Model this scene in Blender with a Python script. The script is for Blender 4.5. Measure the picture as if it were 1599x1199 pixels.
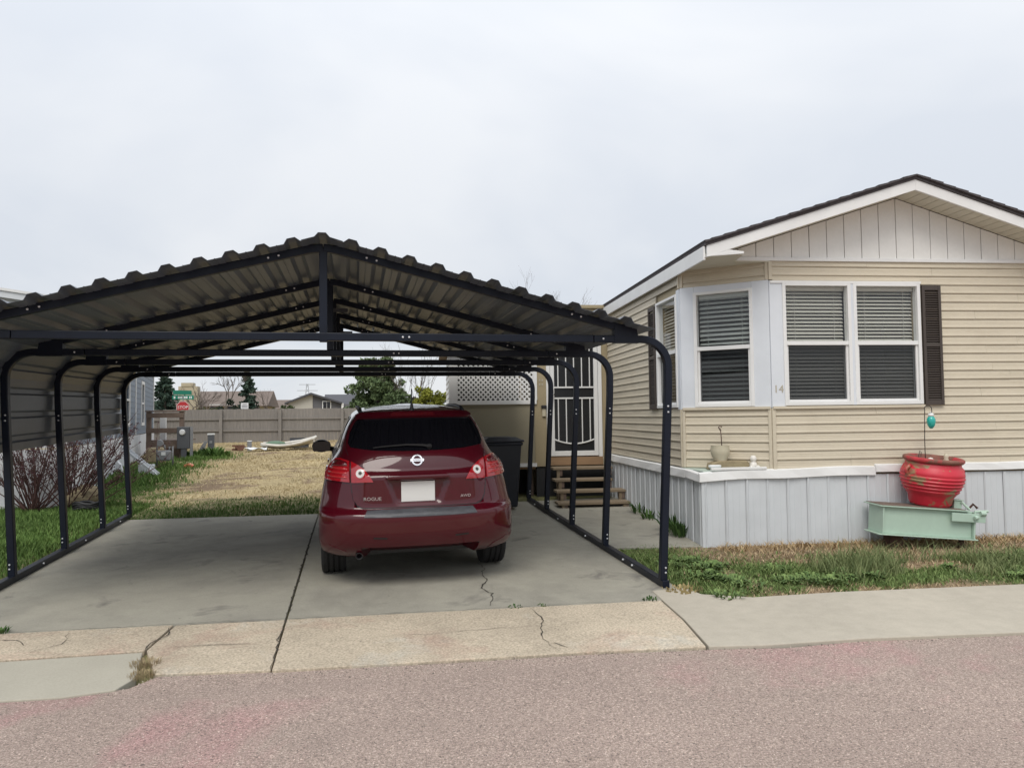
import bpy, bmesh, math, random
import numpy as np
from mathutils import Matrix, Vector
from mathutils.geometry import delaunay_2d_cdt
random.seed(7); rng = np.random.default_rng(7)
PI = math.pi
for o in list(bpy.data.objects): bpy.data.objects.remove(o)
sc = bpy.context.scene
col = sc.collection

# ------------------------------------------------------------------ camera, sky, sun, exposure
cam = bpy.data.objects.new('camera', bpy.data.cameras.new('camera'))
col.objects.link(cam)
cam.data.sensor_width = 36.0; cam.data.lens = 1200.0 / 1599.0 * 36.0
cam.data.clip_start = 0.05; cam.data.clip_end = 3000
cam.matrix_world = Matrix(((0.980167, 0.004404, -0.198125, 0.0),
                           (-0.197748, -0.043782, -0.979275, 0.0),
                           (-0.012987, 0.999031, -0.042043, 1.68),
                           (0, 0, 0, 1)))
sc.camera = cam
SUN_EL, SUN_AZ = math.radians(52), math.radians(205)      # high behind the camera, veiled by cloud
world = bpy.data.worlds.new('World'); sc.world = world; world.use_nodes = True
nt = world.node_tree; N = nt.nodes; L = nt.links; N.clear()
out = N.new('ShaderNodeOutputWorld'); bg = N.new('ShaderNodeBackground'); bg.inputs['Strength'].default_value = 0.1
sky = N.new('ShaderNodeTexSky'); sky.sky_type = 'NISHITA'; sky.sun_disc = False
sky.sun_elevation = SUN_EL; sky.sun_rotation = SUN_AZ
tc = N.new('ShaderNodeTexCoord'); sep = N.new('ShaderNodeSeparateXYZ'); L.new(tc.outputs['Generated'], sep.inputs[0])
def wmath(op, a, b=None):
    n = N.new('ShaderNodeMath'); n.operation = op
    for i, v in enumerate((a, b)):
        if v is None: continue
        if isinstance(v, (int, float)): n.inputs[i].default_value = v
        else: L.new(v, n.inputs[i])
    return n.outputs[0]
zc = wmath('MAXIMUM', sep.outputs[2], 0.0)
den = wmath('ADD', zc, 0.22)
cmb = N.new('ShaderNodeCombineXYZ')
L.new(wmath('DIVIDE', sep.outputs[0], den), cmb.inputs[0]); L.new(wmath('DIVIDE', sep.outputs[1], den), cmb.inputs[1])
noi = N.new('ShaderNodeTexNoise'); noi.inputs['Scale'].default_value = 0.75; noi.inputs['Detail'].default_value = 5; noi.inputs['Roughness'].default_value = 0.5
noi.inputs['Distortion'].default_value = 0.4
L.new(cmb.outputs[0], noi.inputs['Vector'])
ramp = N.new('ShaderNodeValToRGB'); cr = ramp.color_ramp
cr.elements[0].position = 0.42; cr.elements[0].color = (0.645, 0.68, 0.735, 1)
cr.elements[1].position = 0.57; cr.elements[1].color = (0.745, 0.765, 0.795, 1)
L.new(noi.outputs['Fac'], ramp.inputs['Fac'])
# overcast sky brightens towards the zenith
lum = wmath('MULTIPLY', wmath('ADD', wmath('MULTIPLY', wmath('MULTIPLY', zc, zc), 1.0), 0.95), 9.6)
vm = N.new('ShaderNodeVectorMath'); vm.operation = 'SCALE'; L.new(ramp.outputs[0], vm.inputs[0]); L.new(lum, vm.inputs['Scale'])
mix = N.new('ShaderNodeMix'); mix.data_type = 'RGBA'; mix.inputs[0].default_value = 0.93
L.new(sky.outputs[0], mix.inputs[6]); L.new(vm.outputs[0], mix.inputs[7])
L.new(mix.outputs[2], bg.inputs['Color']); L.new(bg.outputs[0], out.inputs[0])
sun = bpy.data.objects.new('sun', bpy.data.lights.new('sun', 'SUN')); col.objects.link(sun)
sun.data.energy = 1.5; sun.data.angle = math.radians(32); sun.data.color = (1.0, 0.95, 0.87)
sd = Vector((math.sin(SUN_AZ) * math.cos(SUN_EL), math.cos(SUN_AZ) * math.cos(SUN_EL), math.sin(SUN_EL)))
sun.rotation_euler = sd.to_track_quat('Z', 'Y').to_euler()
sc.view_settings.view_transform = 'Standard'; sc.view_settings.look = 'None'
sc.view_settings.exposure = 0.27; sc.view_settings.gamma = 1.0; sc.view_settings.use_curve_mapping = False
sc.render.engine = 'CYCLES'; sc.cycles.max_bounces = 8; sc.cycles.transparent_max_bounces = 12

# ------------------------------------------------------------------ materials
MATS = {}
def pbr(name, c, rough=0.6, var=None, bump=None, metal=0.0, coat=0.0, spec=0.5, dirt=None, vcol=False, two=None, stretch=(1, 1, 1)):
    """base colour with optional noise variation (scale, amount), second-colour patches two=(colour, scale, lo, hi), bump (scale, height)"""
    m = bpy.data.materials.new(name); m.use_nodes = True
    t = m.node_tree; b = t.nodes['Principled BSDF']
    b.inputs['Roughness'].default_value = rough; b.inputs['Metallic'].default_value = metal
    b.inputs['Coat Weight'].default_value = coat; b.inputs['Coat Roughness'].default_value = 0.04
    b.inputs['Specular IOR Level'].default_value = spec
    tcn = t.nodes.new('ShaderNodeTexCoord'); mp = t.nodes.new('ShaderNodeMapping'); mp.inputs['Scale'].default_value = stretch
    t.links.new(tcn.outputs['Object'], mp.inputs[0]); vec = mp.outputs[0]
    if vcol:
        a = t.nodes.new('ShaderNodeVertexColor'); a.layer_name = 'Col'; cur = a.outputs[0]
    else:
        r = t.nodes.new('ShaderNodeRGB'); r.outputs[0].default_value = (*c, 1); cur = r.outputs[0]
    def noise(scale, detail=6, rough_=0.6, dist=0.0):
        n = t.nodes.new('ShaderNodeTexNoise'); n.inputs['Scale'].default_value = scale; n.inputs['Detail'].default_value = detail
        n.inputs['Roughness'].default_value = rough_; n.inputs['Distortion'].default_value = dist
        t.links.new(vec, n.inputs['Vector']); return n.outputs['Fac']
    def mixc(fac, a_, b_, mode='MIX'):
        x = t.nodes.new('ShaderNodeMix'); x.data_type = 'RGBA'; x.blend_type = mode
        if isinstance(fac, (int, float)): x.inputs[0].default_value = fac
        else: t.links.new(fac, x.inputs[0])
        for i, v in ((6, a_), (7, b_)):
            if isinstance(v, tuple): x.inputs[i].default_value = (*v, 1)
            else: t.links.new(v, x.inputs[i])
        return x.outputs[2]
    def maprange(f, a0, a1, b0, b1):
        x = t.nodes.new('ShaderNodeMapRange'); x.inputs[1].default_value = a0; x.inputs[2].default_value = a1
        x.inputs[3].default_value = b0; x.inputs[4].default_value = b1; t.links.new(f, x.inputs[0]); return x.outputs[0]
    if two:
        for (c2, s2, lo, hi) in (two if isinstance(two, list) else [two]):
            cur = mixc(maprange(noise(s2, 7, 0.62, 0.6), lo, hi, 0, 1), cur, tuple(c2))
    if var:
        for (s_, amt) in (var if isinstance(var, list) else [var]):
            f = maprange(noise(s_), 0.25, 0.75, 1 - amt, 1 + amt)
            x = t.nodes.new('ShaderNodeVectorMath'); x.operation = 'SCALE'
            t.links.new(cur, x.inputs[0]); t.links.new(f, x.inputs['Scale']); cur = x.outputs[0]
    t.links.new(cur, b.inputs['Base Color'])
    if bump:
        bn = t.nodes.new('ShaderNodeBump'); bn.inputs['Strength'].default_value = 1.0; bn.inputs['Distance'].default_value = bump[1]
        t.links.new(noise(bump[0], 4, 0.7), bn.inputs['Height']); t.links.new(bn.outputs[0], b.inputs['Normal'])
    MATS[name] = m; return m
def glass(name, tint, rough=0.02, spec=1.5):
    m = bpy.data.materials.new(name); m.use_nodes = True; t = m.node_tree; t.nodes.clear()
    o = t.nodes.new('ShaderNodeOutputMaterial'); mx = t.nodes.new('ShaderNodeMixShader')
    tr = t.nodes.new('ShaderNodeBsdfTransparent'); tr.inputs[0].default_value = (*tint, 1)
    gl = t.nodes.new('ShaderNodeBsdfGlossy'); gl.inputs['Roughness'].default_value = rough
    fr = t.nodes.new('ShaderNodeFresnel'); fr.inputs['IOR'].default_value = spec
    ge = t.nodes.new('ShaderNodeNewGeometry'); sb = t.nodes.new('ShaderNodeMath'); sb.operation = 'SUBTRACT'; sb.inputs[0].default_value = 1.0; t.links.new(ge.outputs['Backfacing'], sb.inputs[1])
    ml = t.nodes.new('ShaderNodeMath'); ml.operation = 'MULTIPLY'; t.links.new(fr.outputs[0], ml.inputs[0]); t.links.new(sb.outputs[0], ml.inputs[1])
    t.links.new(ml.outputs[0], mx.inputs[0]); t.links.new(tr.outputs[0], mx.inputs[1]); t.links.new(gl.outputs[0], mx.inputs[2])
    t.links.new(mx.outputs[0], o.inputs[0]); MATS[name] = m; return m
P = pbr
m_asphalt = P('asphalt', (0.395, 0.31, 0.265), 0.92, var=[(75, 0.5), (1.1, 0.08), (160, 0.6)], bump=(110, 0.012), two=[((0.47, 0.275, 0.265), 0.5, 0.50, 0.66), ((0.215, 0.175, 0.155), 0.33, 0.56, 0.72), ((0.62, 0.52, 0.45), 80, 0.59, 0.65), ((0.12, 0.10, 0.09), 70, 0.60, 0.66)], spec=0.25)
m_conc = P('driveway_concrete', (0.325, 0.308, 0.255), 0.85, var=[(0.9, 0.10), (6, 0.08), (70, 0.09)], bump=(120, 0.002), two=[((0.225, 0.213, 0.182), 0.7, 0.46, 0.70), ((0.16, 0.15, 0.133), 2.3, 0.58, 0.74), ((0.07, 0.065, 0.06), 7, 0.70, 0.76)], spec=0.3)
m_apron = P('weathered_aggregate', (0.47, 0.40, 0.305), 0.92, var=[(65, 0.42), (3, 0.14), (0.7, 0.10)], bump=(140, 0.004), two=[((0.22, 0.185, 0.155), 45, 0.60, 0.70), ((0.52, 0.49, 0.42), 1.6, 0.56, 0.74), ((0.40, 0.29, 0.225), 1.1, 0.55, 0.70)], spec=0.25)
m_walk = P('pale_new_concrete', (0.41, 0.372, 0.305), 0.85, var=[(1.3, 0.10), (9, 0.07), (90, 0.08)], bump=(120, 0.0012), spec=0.3)
m_patch = P('grey_patch_concrete', (0.39, 0.365, 0.30), 0.88, var=[(2, 0.07), (80, 0.08)], bump=(120, 0.002), spec=0.3)
m_crack = P('crack_dirt', (0.045, 0.038, 0.03), 0.95, var=(30, 0.4))
m_ground = P('yard_ground', (0.2, 0.17, 0.1), 0.95, vcol=True, var=[(2.2, 0.2), (14, 0.25), (60, 0.3)], bump=(25, 0.03), spec=0.1)
m_blade = P('grass_blade', (0.1, 0.2, 0.05), 0.7, vcol=True, spec=0.2)
m_leaf = P('leaf_clump', (0.05, 0.09, 0.03), 0.65, vcol=True, spec=0.2)
m_siding = P('tan_vinyl_siding', (0.57, 0.51, 0.40), 0.55, two=((0.50, 0.44, 0.34), 1.1, 0.5, 0.75), var=[(1.2, 0.06), (20, 0.04)], spec=0.35, stretch=(1, 1, 3))
m_white = P('white_painted_trim', (0.73, 0.73, 0.72), 0.5, var=[(3, 0.06)], spec=0.4)
m_bluewhite = P('bluish_white_trim', (0.64, 0.67, 0.71), 0.5, var=[(2.5, 0.07)], spec=0.4)
m_gable = P('off_white_panel', (0.75, 0.745, 0.72), 0.6, var=[(2, 0.05), (30, 0.03)], spec=0.3)
m_soffit = P('cream_soffit', (0.60, 0.57, 0.48), 0.6, var=(3, 0.05))
m_skirt = P('pale_grey_skirting', (0.57, 0.595, 0.615), 0.45, var=[(1.2, 0.05), (5, 0.03)], spec=0.4)
m_shutter = P('dark_brown_shutter', (0.055, 0.043, 0.036), 0.55)
m_shingle = P('dark_shingle', (0.06, 0.052, 0.055), 0.9, var=(25, 0.35), bump=(60, 0.005))
m_tan = P('tan_painted_plywood', (0.335, 0.275, 0.17), 0.7, var=[(1.5, 0.07), (25, 0.04)])
m_porchwall = P('olive_tan_panel', (0.29, 0.26, 0.185), 0.75, var=[(1.2, 0.05)])
m_wood = P('weathered_step_wood', (0.215, 0.165, 0.11), 0.8, var=[(6, 0.2), (40, 0.15)], stretch=(0.3, 3, 3), bump=(40, 0.002))
m_darkwood = P('brown_old_wood', (0.15, 0.108, 0.085), 0.85, var=[(6, 0.3)], bump=(30, 0.003))
m_plywood = P('raw_plywood', (0.27, 0.17, 0.095), 0.75, var=[(5, 0.15)], stretch=(0.4, 3, 3))
m_navy = P('dark_navy_powder_coat', (0.0045, 0.0075, 0.0165), 0.40, var=(8, 0.2), spec=0.28)
m_roofmetal = P('dark_grey_roof_metal', (0.098, 0.111, 0.134), 0.38, var=[(3, 0.12), (30, 0.06)], metal=0.0, spec=0.5)
m_bolt = P('zinc_bolt', (0.65, 0.66, 0.68), 0.35, metal=0.6)
m_void = P('dark_interior', (0.03, 0.03, 0.032), 0.9)  # near-black; paints in the shade on the sheets under the entry
m_room = P('room_wall', (0.30, 0.28, 0.25), 0.9)
m_blind = P('window_blind_slat', (0.50, 0.48, 0.42), 0.5)
m_blindgrey = P('grey_blind_slat', (0.40, 0.42, 0.39), 0.5)
g_win = glass('window_glass', (0.97, 0.98, 0.98), 0.012, 1.62)
g_screen = glass('screened_window_glass', (0.62, 0.63, 0.64), 0.05, 1.55)
m_carpaint = P('metallic_maroon_paint', (0.060, 0.001, 0.006), 0.33, coat=0.9, spec=0.15, metal=0.0)
m_carglass = P('dark_privacy_glass', (0.004, 0.004, 0.006), 0.05, spec=0.45)
m_blackplastic = P('black_plastic', (0.012, 0.012, 0.013), 0.5)
m_greyplastic = P('scuffed_grey_plastic', (0.055, 0.057, 0.065), 0.45, var=(30, 0.35), stretch=(0.5, 1, 1))
m_rubber = P('tyre_rubber', (0.014, 0.014, 0.015), 0.8, var=(20, 0.2))
m_rim = P('alloy_rim', (0.45, 0.45, 0.46), 0.35, metal=0.8)
m_red = P('red_lamp_lens', (0.33, 0.006, 0.012), 0.12, coat=1.0, var=(45, 0.18))
m_redlight = P('bright_red_reflector', (0.46, 0.016, 0.022), 0.15, coat=1.0)
m_darkred = P('dark_red_lens', (0.10, 0.004, 0.008), 0.15, coat=1.0)
m_chrome = P('chrome', (0.72, 0.72, 0.74), 0.15, metal=1.0)
m_clear = P('clear_lamp_lens', (0.70, 0.68, 0.66), 0.12, coat=1.0)
m_plate = P('blank_plate', (0.66, 0.66, 0.64), 0.45)
m_exh = P('dull_steel', (0.085, 0.078, 0.066), 0.5, metal=0.4, var=(10, 0.3))
m_bin = P('navy_bin_plastic', (0.012, 0.015, 0.024), 0.42, var=(6, 0.15), bump=(70, 0.001))
m_redpot = P('worn_red_glaze', (0.56, 0.024, 0.045), 0.42, var=[(5, 0.12)], two=[((0.27, 0.19, 0.10), 5.0, 0.55, 0.60), ((0.34, 0.03, 0.035), 2.4, 0.55, 0.68)], spec=0.5, stretch=(1, 1, 1.8))
m_potrim = P('bare_clay_rim', (0.19, 0.085, 0.06), 0.75, var=[(9, 0.3)], two=((0.46, 0.04, 0.05), 5, 0.46, 0.60))
m_soil = P('dry_soil', (0.10, 0.075, 0.05), 0.95, var=(20, 0.4), bump=(40, 0.01))
m_mint = P('mint_green_steel', (0.40, 0.52, 0.43), 0.5, var=[(3, 0.05), (14, 0.04)], two=((0.20, 0.16, 0.11), 9, 0.72, 0.78))
m_rust = P('rusty_steel', (0.07, 0.035, 0.025), 0.85, var=(12, 0.4))
m_wire = P('dark_wire', (0.03, 0.026, 0.024), 0.5)
m_teal = P('teal_bulb', (0.01, 0.36, 0.31), 0.2, coat=0.6)
m_cream = P('cream_ceramic', (0.50, 0.455, 0.34), 0.45, var=(6, 0.08))
m_stone = P('tan_stone', (0.29, 0.235, 0.145), 0.9, var=[(7, 0.25)], bump=(18, 0.015))
m_mintshelf = P('pale_green_shelf', (0.42, 0.50, 0.44), 0.5, var=(5, 0.1))
m_figure = P('white_figurine', (0.68, 0.65, 0.60), 0.5, two=((0.25, 0.2, 0.16), 22, 0.60, 0.66))
m_blue = P('slate_blue_siding', (0.15, 0.185, 0.235), 0.55, var=(2, 0.06))
m_nwhite = P('pale_grey_lap_siding', (0.60, 0.62, 0.64), 0.5, var=(2, 0.05))
m_nskirt = P('white_skirt_sheet', (0.66, 0.67, 0.69), 0.6, var=[(1.5, 0.06), (8, 0.05)])
m_fence = P('grey_brown_fence', (0.215, 0.198, 0.182), 0.85, var=[(0.8, 0.08), (6, 0.12)], stretch=(6, 1, 0.6), two=((0.27, 0.245, 0.22), 3, 0.55, 0.75))
m_meter = P('grey_utility_metal', (0.22, 0.225, 0.235), 0.5, var=(6, 0.12))
m_meterdark = P('dark_utility_metal', (0.09, 0.095, 0.105), 0.5)
m_bark = P('bark', (0.11, 0.09, 0.075), 0.9, var=(12, 0.3))
m_redbark = P('reddish_stem', (0.085, 0.042, 0.036), 0.85, var=(12, 0.3))
m_houseroof = P('brown_house_roof', (0.16, 0.125, 0.105), 0.9, var=(3, 0.1))
m_housewall = P('buff_house_wall', (0.42, 0.37, 0.27), 0.8, var=(1, 0.06))
m_grey1 = P('pale_stucco', (0.45, 0.43, 0.38), 0.8)
m_grey2 = P('dark_grey_house_siding', (0.115, 0.115, 0.125), 0.7)
m_darkroof = P('slate_house_roof', (0.075, 0.075, 0.085), 0.85)
m_stop = P('stop_sign_red', (0.42, 0.03, 0.035), 0.4)
m_sgreen = P('street_sign_green', (0.01, 0.20, 0.13), 0.4)
m_signwhite = P('sign_white', (0.72, 0.73, 0.73), 0.45)
m_tarp = P('pale_plastic_liner', (0.56, 0.535, 0.48), 0.5, var=(4, 0.15))
m_tarpgreen = P('green_tarp', (0.10, 0.17, 0.11), 0.6, var=(9, 0.3))
m_orange = P('orange_plastic', (0.58, 0.16, 0.08), 0.5)
m_brick = P('broken_brick', (0.16, 0.08, 0.055), 0.9, var=(9, 0.3))
m_tower = P('galvanised_steel', (0.33, 0.35, 0.38), 0.6)
m_num = P('tan_numeral', (0.40, 0.36, 0.28), 0.5)
m_grate = P('white_grille', (0.70, 0.70, 0.69), 0.45)
m_screen = P('door_screen', (0.012, 0.013, 0.015), 0.25, spec=0.4)
m_darkveil = P('dark_porch_screen', (0.05, 0.05, 0.05), 0.8)

# ------------------------------------------------------------------ helpers
WM = {}
def gz(x, y):
    """height of the site: driveway rises from the street, then the yard flattens"""
    cxx = max(-12.0, min(12.0, x))
    if y < 0: b = 0.0
    elif y < 12: b = 0.0328 * y
    elif y < 34: b = 0.3936 + 0.018 * (y - 12)
    else: b = 0.7896
    return b + 0.005 * cxx
def props(o, label=None, cat=None, group=None, kind=None):
    if label: o['label'] = label
    if cat: o['category'] = cat
    if group: o['group'] = group
    if kind: o['kind'] = kind
    return o
def thing(name, label, cat, loc=(0, 0, 0), rotz=0.0, group=None, mat=None):
    o = bpy.data.objects.new(name, None); o.empty_display_size = 0.2; col.objects.link(o)
    Mx = mat if mat is not None else Matrix.Translation(loc) @ Matrix.Rotation(rotz, 4, 'Z')
    o.matrix_world = Mx; WM[o] = Mx
    return props(o, label, cat, group)
class MB:
    def __init__(s): s.v = []; s.f = []
    def add(s, vs, fs, T=None):
        n = len(s.v)
        s.v += [tuple(T(*p)) if T else tuple(p) for p in vs]
        s.f += [tuple(i + n for i in f) for f in fs]; return s
    def box(s, x0, x1, y0, y1, z0, z1, T=None):
        return s.add([(x0, y0, z0), (x1, y0, z0), (x1, y1, z0), (x0, y1, z0), (x0, y0, z1), (x1, y0, z1), (x1, y1, z1), (x0, y1, z1)],
                     [(0, 3, 2, 1), (4, 5, 6, 7), (0, 1, 5, 4), (1, 2, 6, 5), (2, 3, 7, 6), (3, 0, 4, 7)], T)
    def prism(s, pts, d0, d1, axis='y', T=None):
        """closed outline in a plane, pushed from d0 to d1 along axis"""
        def p3(a, b, d): return (a, d, b) if axis == 'y' else ((d, a, b) if axis == 'x' else (a, b, d))
        n = len(pts); vs = [p3(a, b, d0) for a, b in pts] + [p3(a, b, d1) for a, b in pts]
        fs = [tuple(range(n)), tuple(reversed(range(n, 2 * n)))] + [(i, i + n, (i + 1) % n + n, (i + 1) % n) for i in range(n)]
        return s.add(vs, fs, T)
    def tube(s, pts, r, n=8, T=None, cap=True):
        pts = [Vector(p) for p in pts]; rs = r if isinstance(r, (list, tuple)) else [r] * len(pts)
        vs = []; fs = []; up0 = None
        for i, p in enumerate(pts):
            d = (pts[min(i + 1, len(pts) - 1)] - pts[max(i - 1, 0)]).normalized()
            a = up0 if up0 is not None else (Vector((0, 0, 1)) if abs(d.z) < 0.9 else Vector((1, 0, 0)))
            a = (a - d * a.dot(d)).normalized(); up0 = a; b = d.cross(a)
            for k in range(n):
                q = 2 * PI * k / n; vs.append(tuple(p + (a * math.cos(q) + b * math.sin(q)) * rs[i]))
        for i in range(len(pts) - 1):
            for k in range(n):
                fs.append((i * n + k, i * n + (k + 1) % n, (i + 1) * n + (k + 1) % n, (i + 1) * n + k))
        if cap: fs += [tuple(reversed(range(n))), tuple(range((len(pts) - 1) * n, len(pts) * n))]
        return s.add(vs, fs, T)
    def sqsweep(s, pts, h, y0, y1):
        """square tube swept along a path in the xz plane"""
        vs = []; fs = []
        for i, (x, z) in enumerate(pts):
            a = pts[max(i - 1, 0)]; b = pts[min(i + 1, len(pts) - 1)]
            dx, dz = b[0] - a[0], b[1] - a[1]; l = math.hypot(dx, dz); nx, nz = -dz / l, dx / l
            vs += [(x + nx * h, y0, z + nz * h), (x + nx * h, y1, z + nz * h), (x - nx * h, y1, z - nz * h), (x - nx * h, y0, z - nz * h)]
        for i in range(len(pts) - 1):
            for k in range(4): fs.append((i * 4 + k, i * 4 + (k + 1) % 4, i * 4 + 4 + (k + 1) % 4, i * 4 + 4 + k))
        fs += [(3, 2, 1, 0), tuple(range(len(pts) * 4 - 4, len(pts) * 4))]
        return s.add(vs, fs)
    def lathe(s, prof, n=24, c=(0, 0, 0), axis='z', T=None, sx=1.0, sy=1.0):
        vs = []; fs = []
        for (r, h) in prof:
            for k in range(n):
                q = 2 * PI * k / n; a, b = r * math.cos(q) * sx, r * math.sin(q) * sy
                vs.append((c[0] + a, c[1] + b, c[2] + h) if axis == 'z' else ((c[0] + h, c[1] + a, c[2] + b) if axis == 'x' else (c[0] + a, c[1] + h, c[2] + b)))
        for i in range(len(prof) - 1):
            for k in range(n): fs.append((i * n + k, i * n + (k + 1) % n, (i + 1) * n + (k + 1) % n, (i + 1) * n + k))
        fs += [tuple(range(n)), tuple(range((len(prof) - 1) * n, len(prof) * n))]
        return s.add(vs, fs, T)
    def build(s, name, mat, parent=None, world=True, smooth=False, bevel=0.0, kind=None, label=None, auto=None):
        vs = s.v
        if parent is not None:
            if world:
                inv = WM[parent].inverted(); vs = [tuple(inv @ Vector(p)) for p in vs]
            WMn = WM[parent]
        else: WMn = Matrix.Identity(4)
        me = bpy.data.meshes.new(name); me.from_pydata(vs, [], s.f); me.update()
        bm = bmesh.new(); bm.from_mesh(me); bmesh.ops.recalc_face_normals(bm, faces=bm.faces); bm.to_mesh(me); bm.free()
        o = bpy.data.objects.new(name, me); col.objects.link(o); me.materials.append(mat)
        if parent is not None: o.parent = parent
        WM[o] = WMn
        if smooth: shade(o, auto)
        if bevel: 
            bv = o.modifiers.new('bevel', 'BEVEL'); bv.width = bevel; bv.segments = 2; bv.limit_method = 'ANGLE'
        if kind: o['kind'] = kind
        if label: o['label'] = label
        return o
def shade(o, auto=None):
    me = o.data
    me.polygons.foreach_set('use_smooth', [True] * len(me.polygons))
    if auto:
        bm = bmesh.new(); bm.from_mesh(me)
        for e in bm.edges:
            if len(e.link_faces) == 2 and e.calc_face_angle(0) > auto: e.smooth = False
        bm.to_mesh(me); bm.free()
def rawmesh(name, verts, faces4, mat, cols=None, parent=None, kind=None, nper=4):
    """fast mesh from numpy arrays; verts already in the parent's space"""
    me = bpy.data.meshes.new(name); nv = len(verts); nf = len(faces4)
    me.vertices.add(nv); me.vertices.foreach_set('co', np.asarray(verts, np.float32).ravel())
    me.loops.add(nf * nper); me.loops.foreach_set('vertex_index', np.asarray(faces4, np.int32).ravel())
    me.polygons.add(nf); me.polygons.foreach_set('loop_start', np.arange(0, nf * nper, nper, dtype=np.int32))
    me.update(); me.validate()
    if cols is not None:
        a = me.color_attributes.new('Col', 'FLOAT_COLOR', 'POINT')
        c4 = np.ones((nv, 4), np.float32); c4[:, :3] = cols; a.data.foreach_set('color', c4.ravel())
    o = bpy.data.objects.new(name, me); col.objects.link(o); me.materials.append(mat)
    if parent is not None: o.parent = parent
    WM[o] = WM[parent] if parent is not None else Matrix.Identity(4)
    if kind: o['kind'] = kind
    return o
def copy_tree(o, parent=None):
    c = o.copy(); col.objects.link(c)
    if parent is not None: c.parent = parent; c.matrix_parent_inverse = Matrix.Identity(4)
    for ch in list(o.children): copy_tree(ch, c)
    return c
def text_mesh(txt, size):
    cu = bpy.data.curves.new('t', 'FONT'); cu.body = txt; cu.size = size; cu.align_x = 'CENTER'; cu.align_y = 'CENTER'; cu.resolution_u = 3
    o = bpy.data.objects.new('t', cu); col.objects.link(o)
    dg = bpy.context.evaluated_depsgraph_get(); me = o.evaluated_get(dg).to_mesh()
    vs = [tuple(v.co) for v in me.vertices]; fs = [tuple(p.vertices) for p in me.polygons]
    o.evaluated_get(dg).to_mesh_clear(); bpy.data.objects.remove(o); bpy.data.curves.remove(cu)
    return vs, fs
def add_text(mb, txt, size, T, depth=0.003):
    vs, fs = text_mesh(txt, size)
    edges = {}
    for f in fs:
        for i in range(len(f)):
            e = (f[i], f[(i + 1) % len(f)])
            if (e[1], e[0]) in edges: del edges[(e[1], e[0])]
            else: edges[e] = 1
    n = len(vs)
    V = [T(x, y, depth) for x, y, z in vs] + [T(x, y, 0.0) for x, y, z in vs]
    F = list(fs) + [(a, b, b + n, a + n) for a, b in edges]
    mb.add(V, F)

# ------------------------------------------------------------------ the setting: ground, street, pavements
def sm(a, b, x): 
    t = np.clip((x - a) / (b - a), 0, 1); return t * t * (3 - 2 * t)
def vnoise(x, y, s, seed=0):
    """cheap smooth value noise for colour and density masks"""
    r = np.random.default_rng(seed); tab = r.random((64, 64))
    xs, ys = np.asarray(x) * s + 500, np.asarray(y) * s + 500
    xi, yi = np.floor(xs).astype(int), np.floor(ys).astype(int); fx, fy = xs - xi, ys - yi
    fx = fx * fx * (3 - 2 * fx); fy = fy * fy * (3 - 2 * fy)
    g = lambda i, j: tab[i % 64, j % 64]
    return (g(xi, yi) * (1 - fx) + g(xi + 1, yi) * fx) * (1 - fy) + (g(xi, yi + 1) * (1 - fx) + g(xi + 1, yi + 1) * fx) * fy
def greenness(x, y):
    x = np.asarray(x, float); y = np.asarray(y, float)
    n = vnoise(x, y, 0.9, 1) * 0.6 + vnoise(x, y, 2.3, 2) * 0.4
    edge = -3.35 - 0.10 * (y - 12.5) + (n - 0.5) * 1.3
    left = 1 - sm(edge - 0.9, edge + 0.9, x + (vnoise(x, y, 3.1, 8) - 0.5) * 1.1)
    far = sm(20.5, 23.5, y + (n - 0.5) * 2); left = left * (1 - 0.85 * far)
    band = (1 - sm(12.3, 13.6, y + (n - 0.5) * 1.6)) * (0.45 + 0.5 * n)
    clump = np.exp(-(((x + 4.55) / 0.8) ** 2 + ((y - 24.0) / 1.4) ** 2))
    g = np.maximum(np.maximum(left, band), clump)
    right = np.clip((n * 0.5 + vnoise(x, y, 4.5, 3) * 0.5 - 0.44) * 5.0 + 0.35, 0.03, 1) * (1 - 0.9 * sm(6.75, 7.3, y + 0.09 * (x - 3.6) + (n - 0.5) * 0.5))
    right = np.maximum(right, (1 - sm(3.1, 3.6, x)) * 0.9) * (0.25 + 0.75 * sm(5.75, 6.0, y + 0.06 * x - 0.17))
    return np.where((x > 2.4) & (y < 9.5), right, g)
C_GREEN = np.array((0.060, 0.105, 0.028)); C_STRAW = np.array((0.44, 0.355, 0.205)); C_DIRT = np.array((0.185, 0.135, 0.09))
def ground_color(x, y):
    g = greenness(x, y)[:, None]; n = (vnoise(x, y, 1.4, 5) * 0.6 + vnoise(x, y, 4.1, 6) * 0.4)[:, None]
    dry = C_STRAW * (0.72 + 0.5 * n) * (1 - sm(0.52, 0.72, n)) + C_DIRT * 1.15 * sm(0.52, 0.72, n)
    rightm = ((x > 2.4) & (y < 9.5))[:, None]
    dry = np.where(rightm, C_DIRT * 1.35 * (0.7 + 0.9 * n), dry)
    return dry * (1 - g) + (C_GREEN * 0.8 + C_DIRT * 0.2) * (0.8 + 0.4 * n) * g
xs = np.concatenate([np.array([-400, -200, -100, -60, -40, -25]), np.arange(-16, 12.01, 0.16), np.array([16, 25, 40, 60, 100, 200, 400])])
ys = np.concatenate([np.array([-300, -150, -60, -20, -5, 0, 3, 4.5, 5.0]), np.arange(5.2, 36, 0.16), np.array([38, 42, 50, 65, 90, 140, 220, 400])])
X, Y = np.meshgrid(xs, ys); fx, fy = X.ravel(), Y.ravel()
Z = np.array([gz(a, b) for a, b in zip(fx, fy)]) - np.where(fy < 5.1, 0.07, 0.03) 
on_slab = (fx > -3.3) & (fx < 2.75) & (fy < 11.5)
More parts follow.
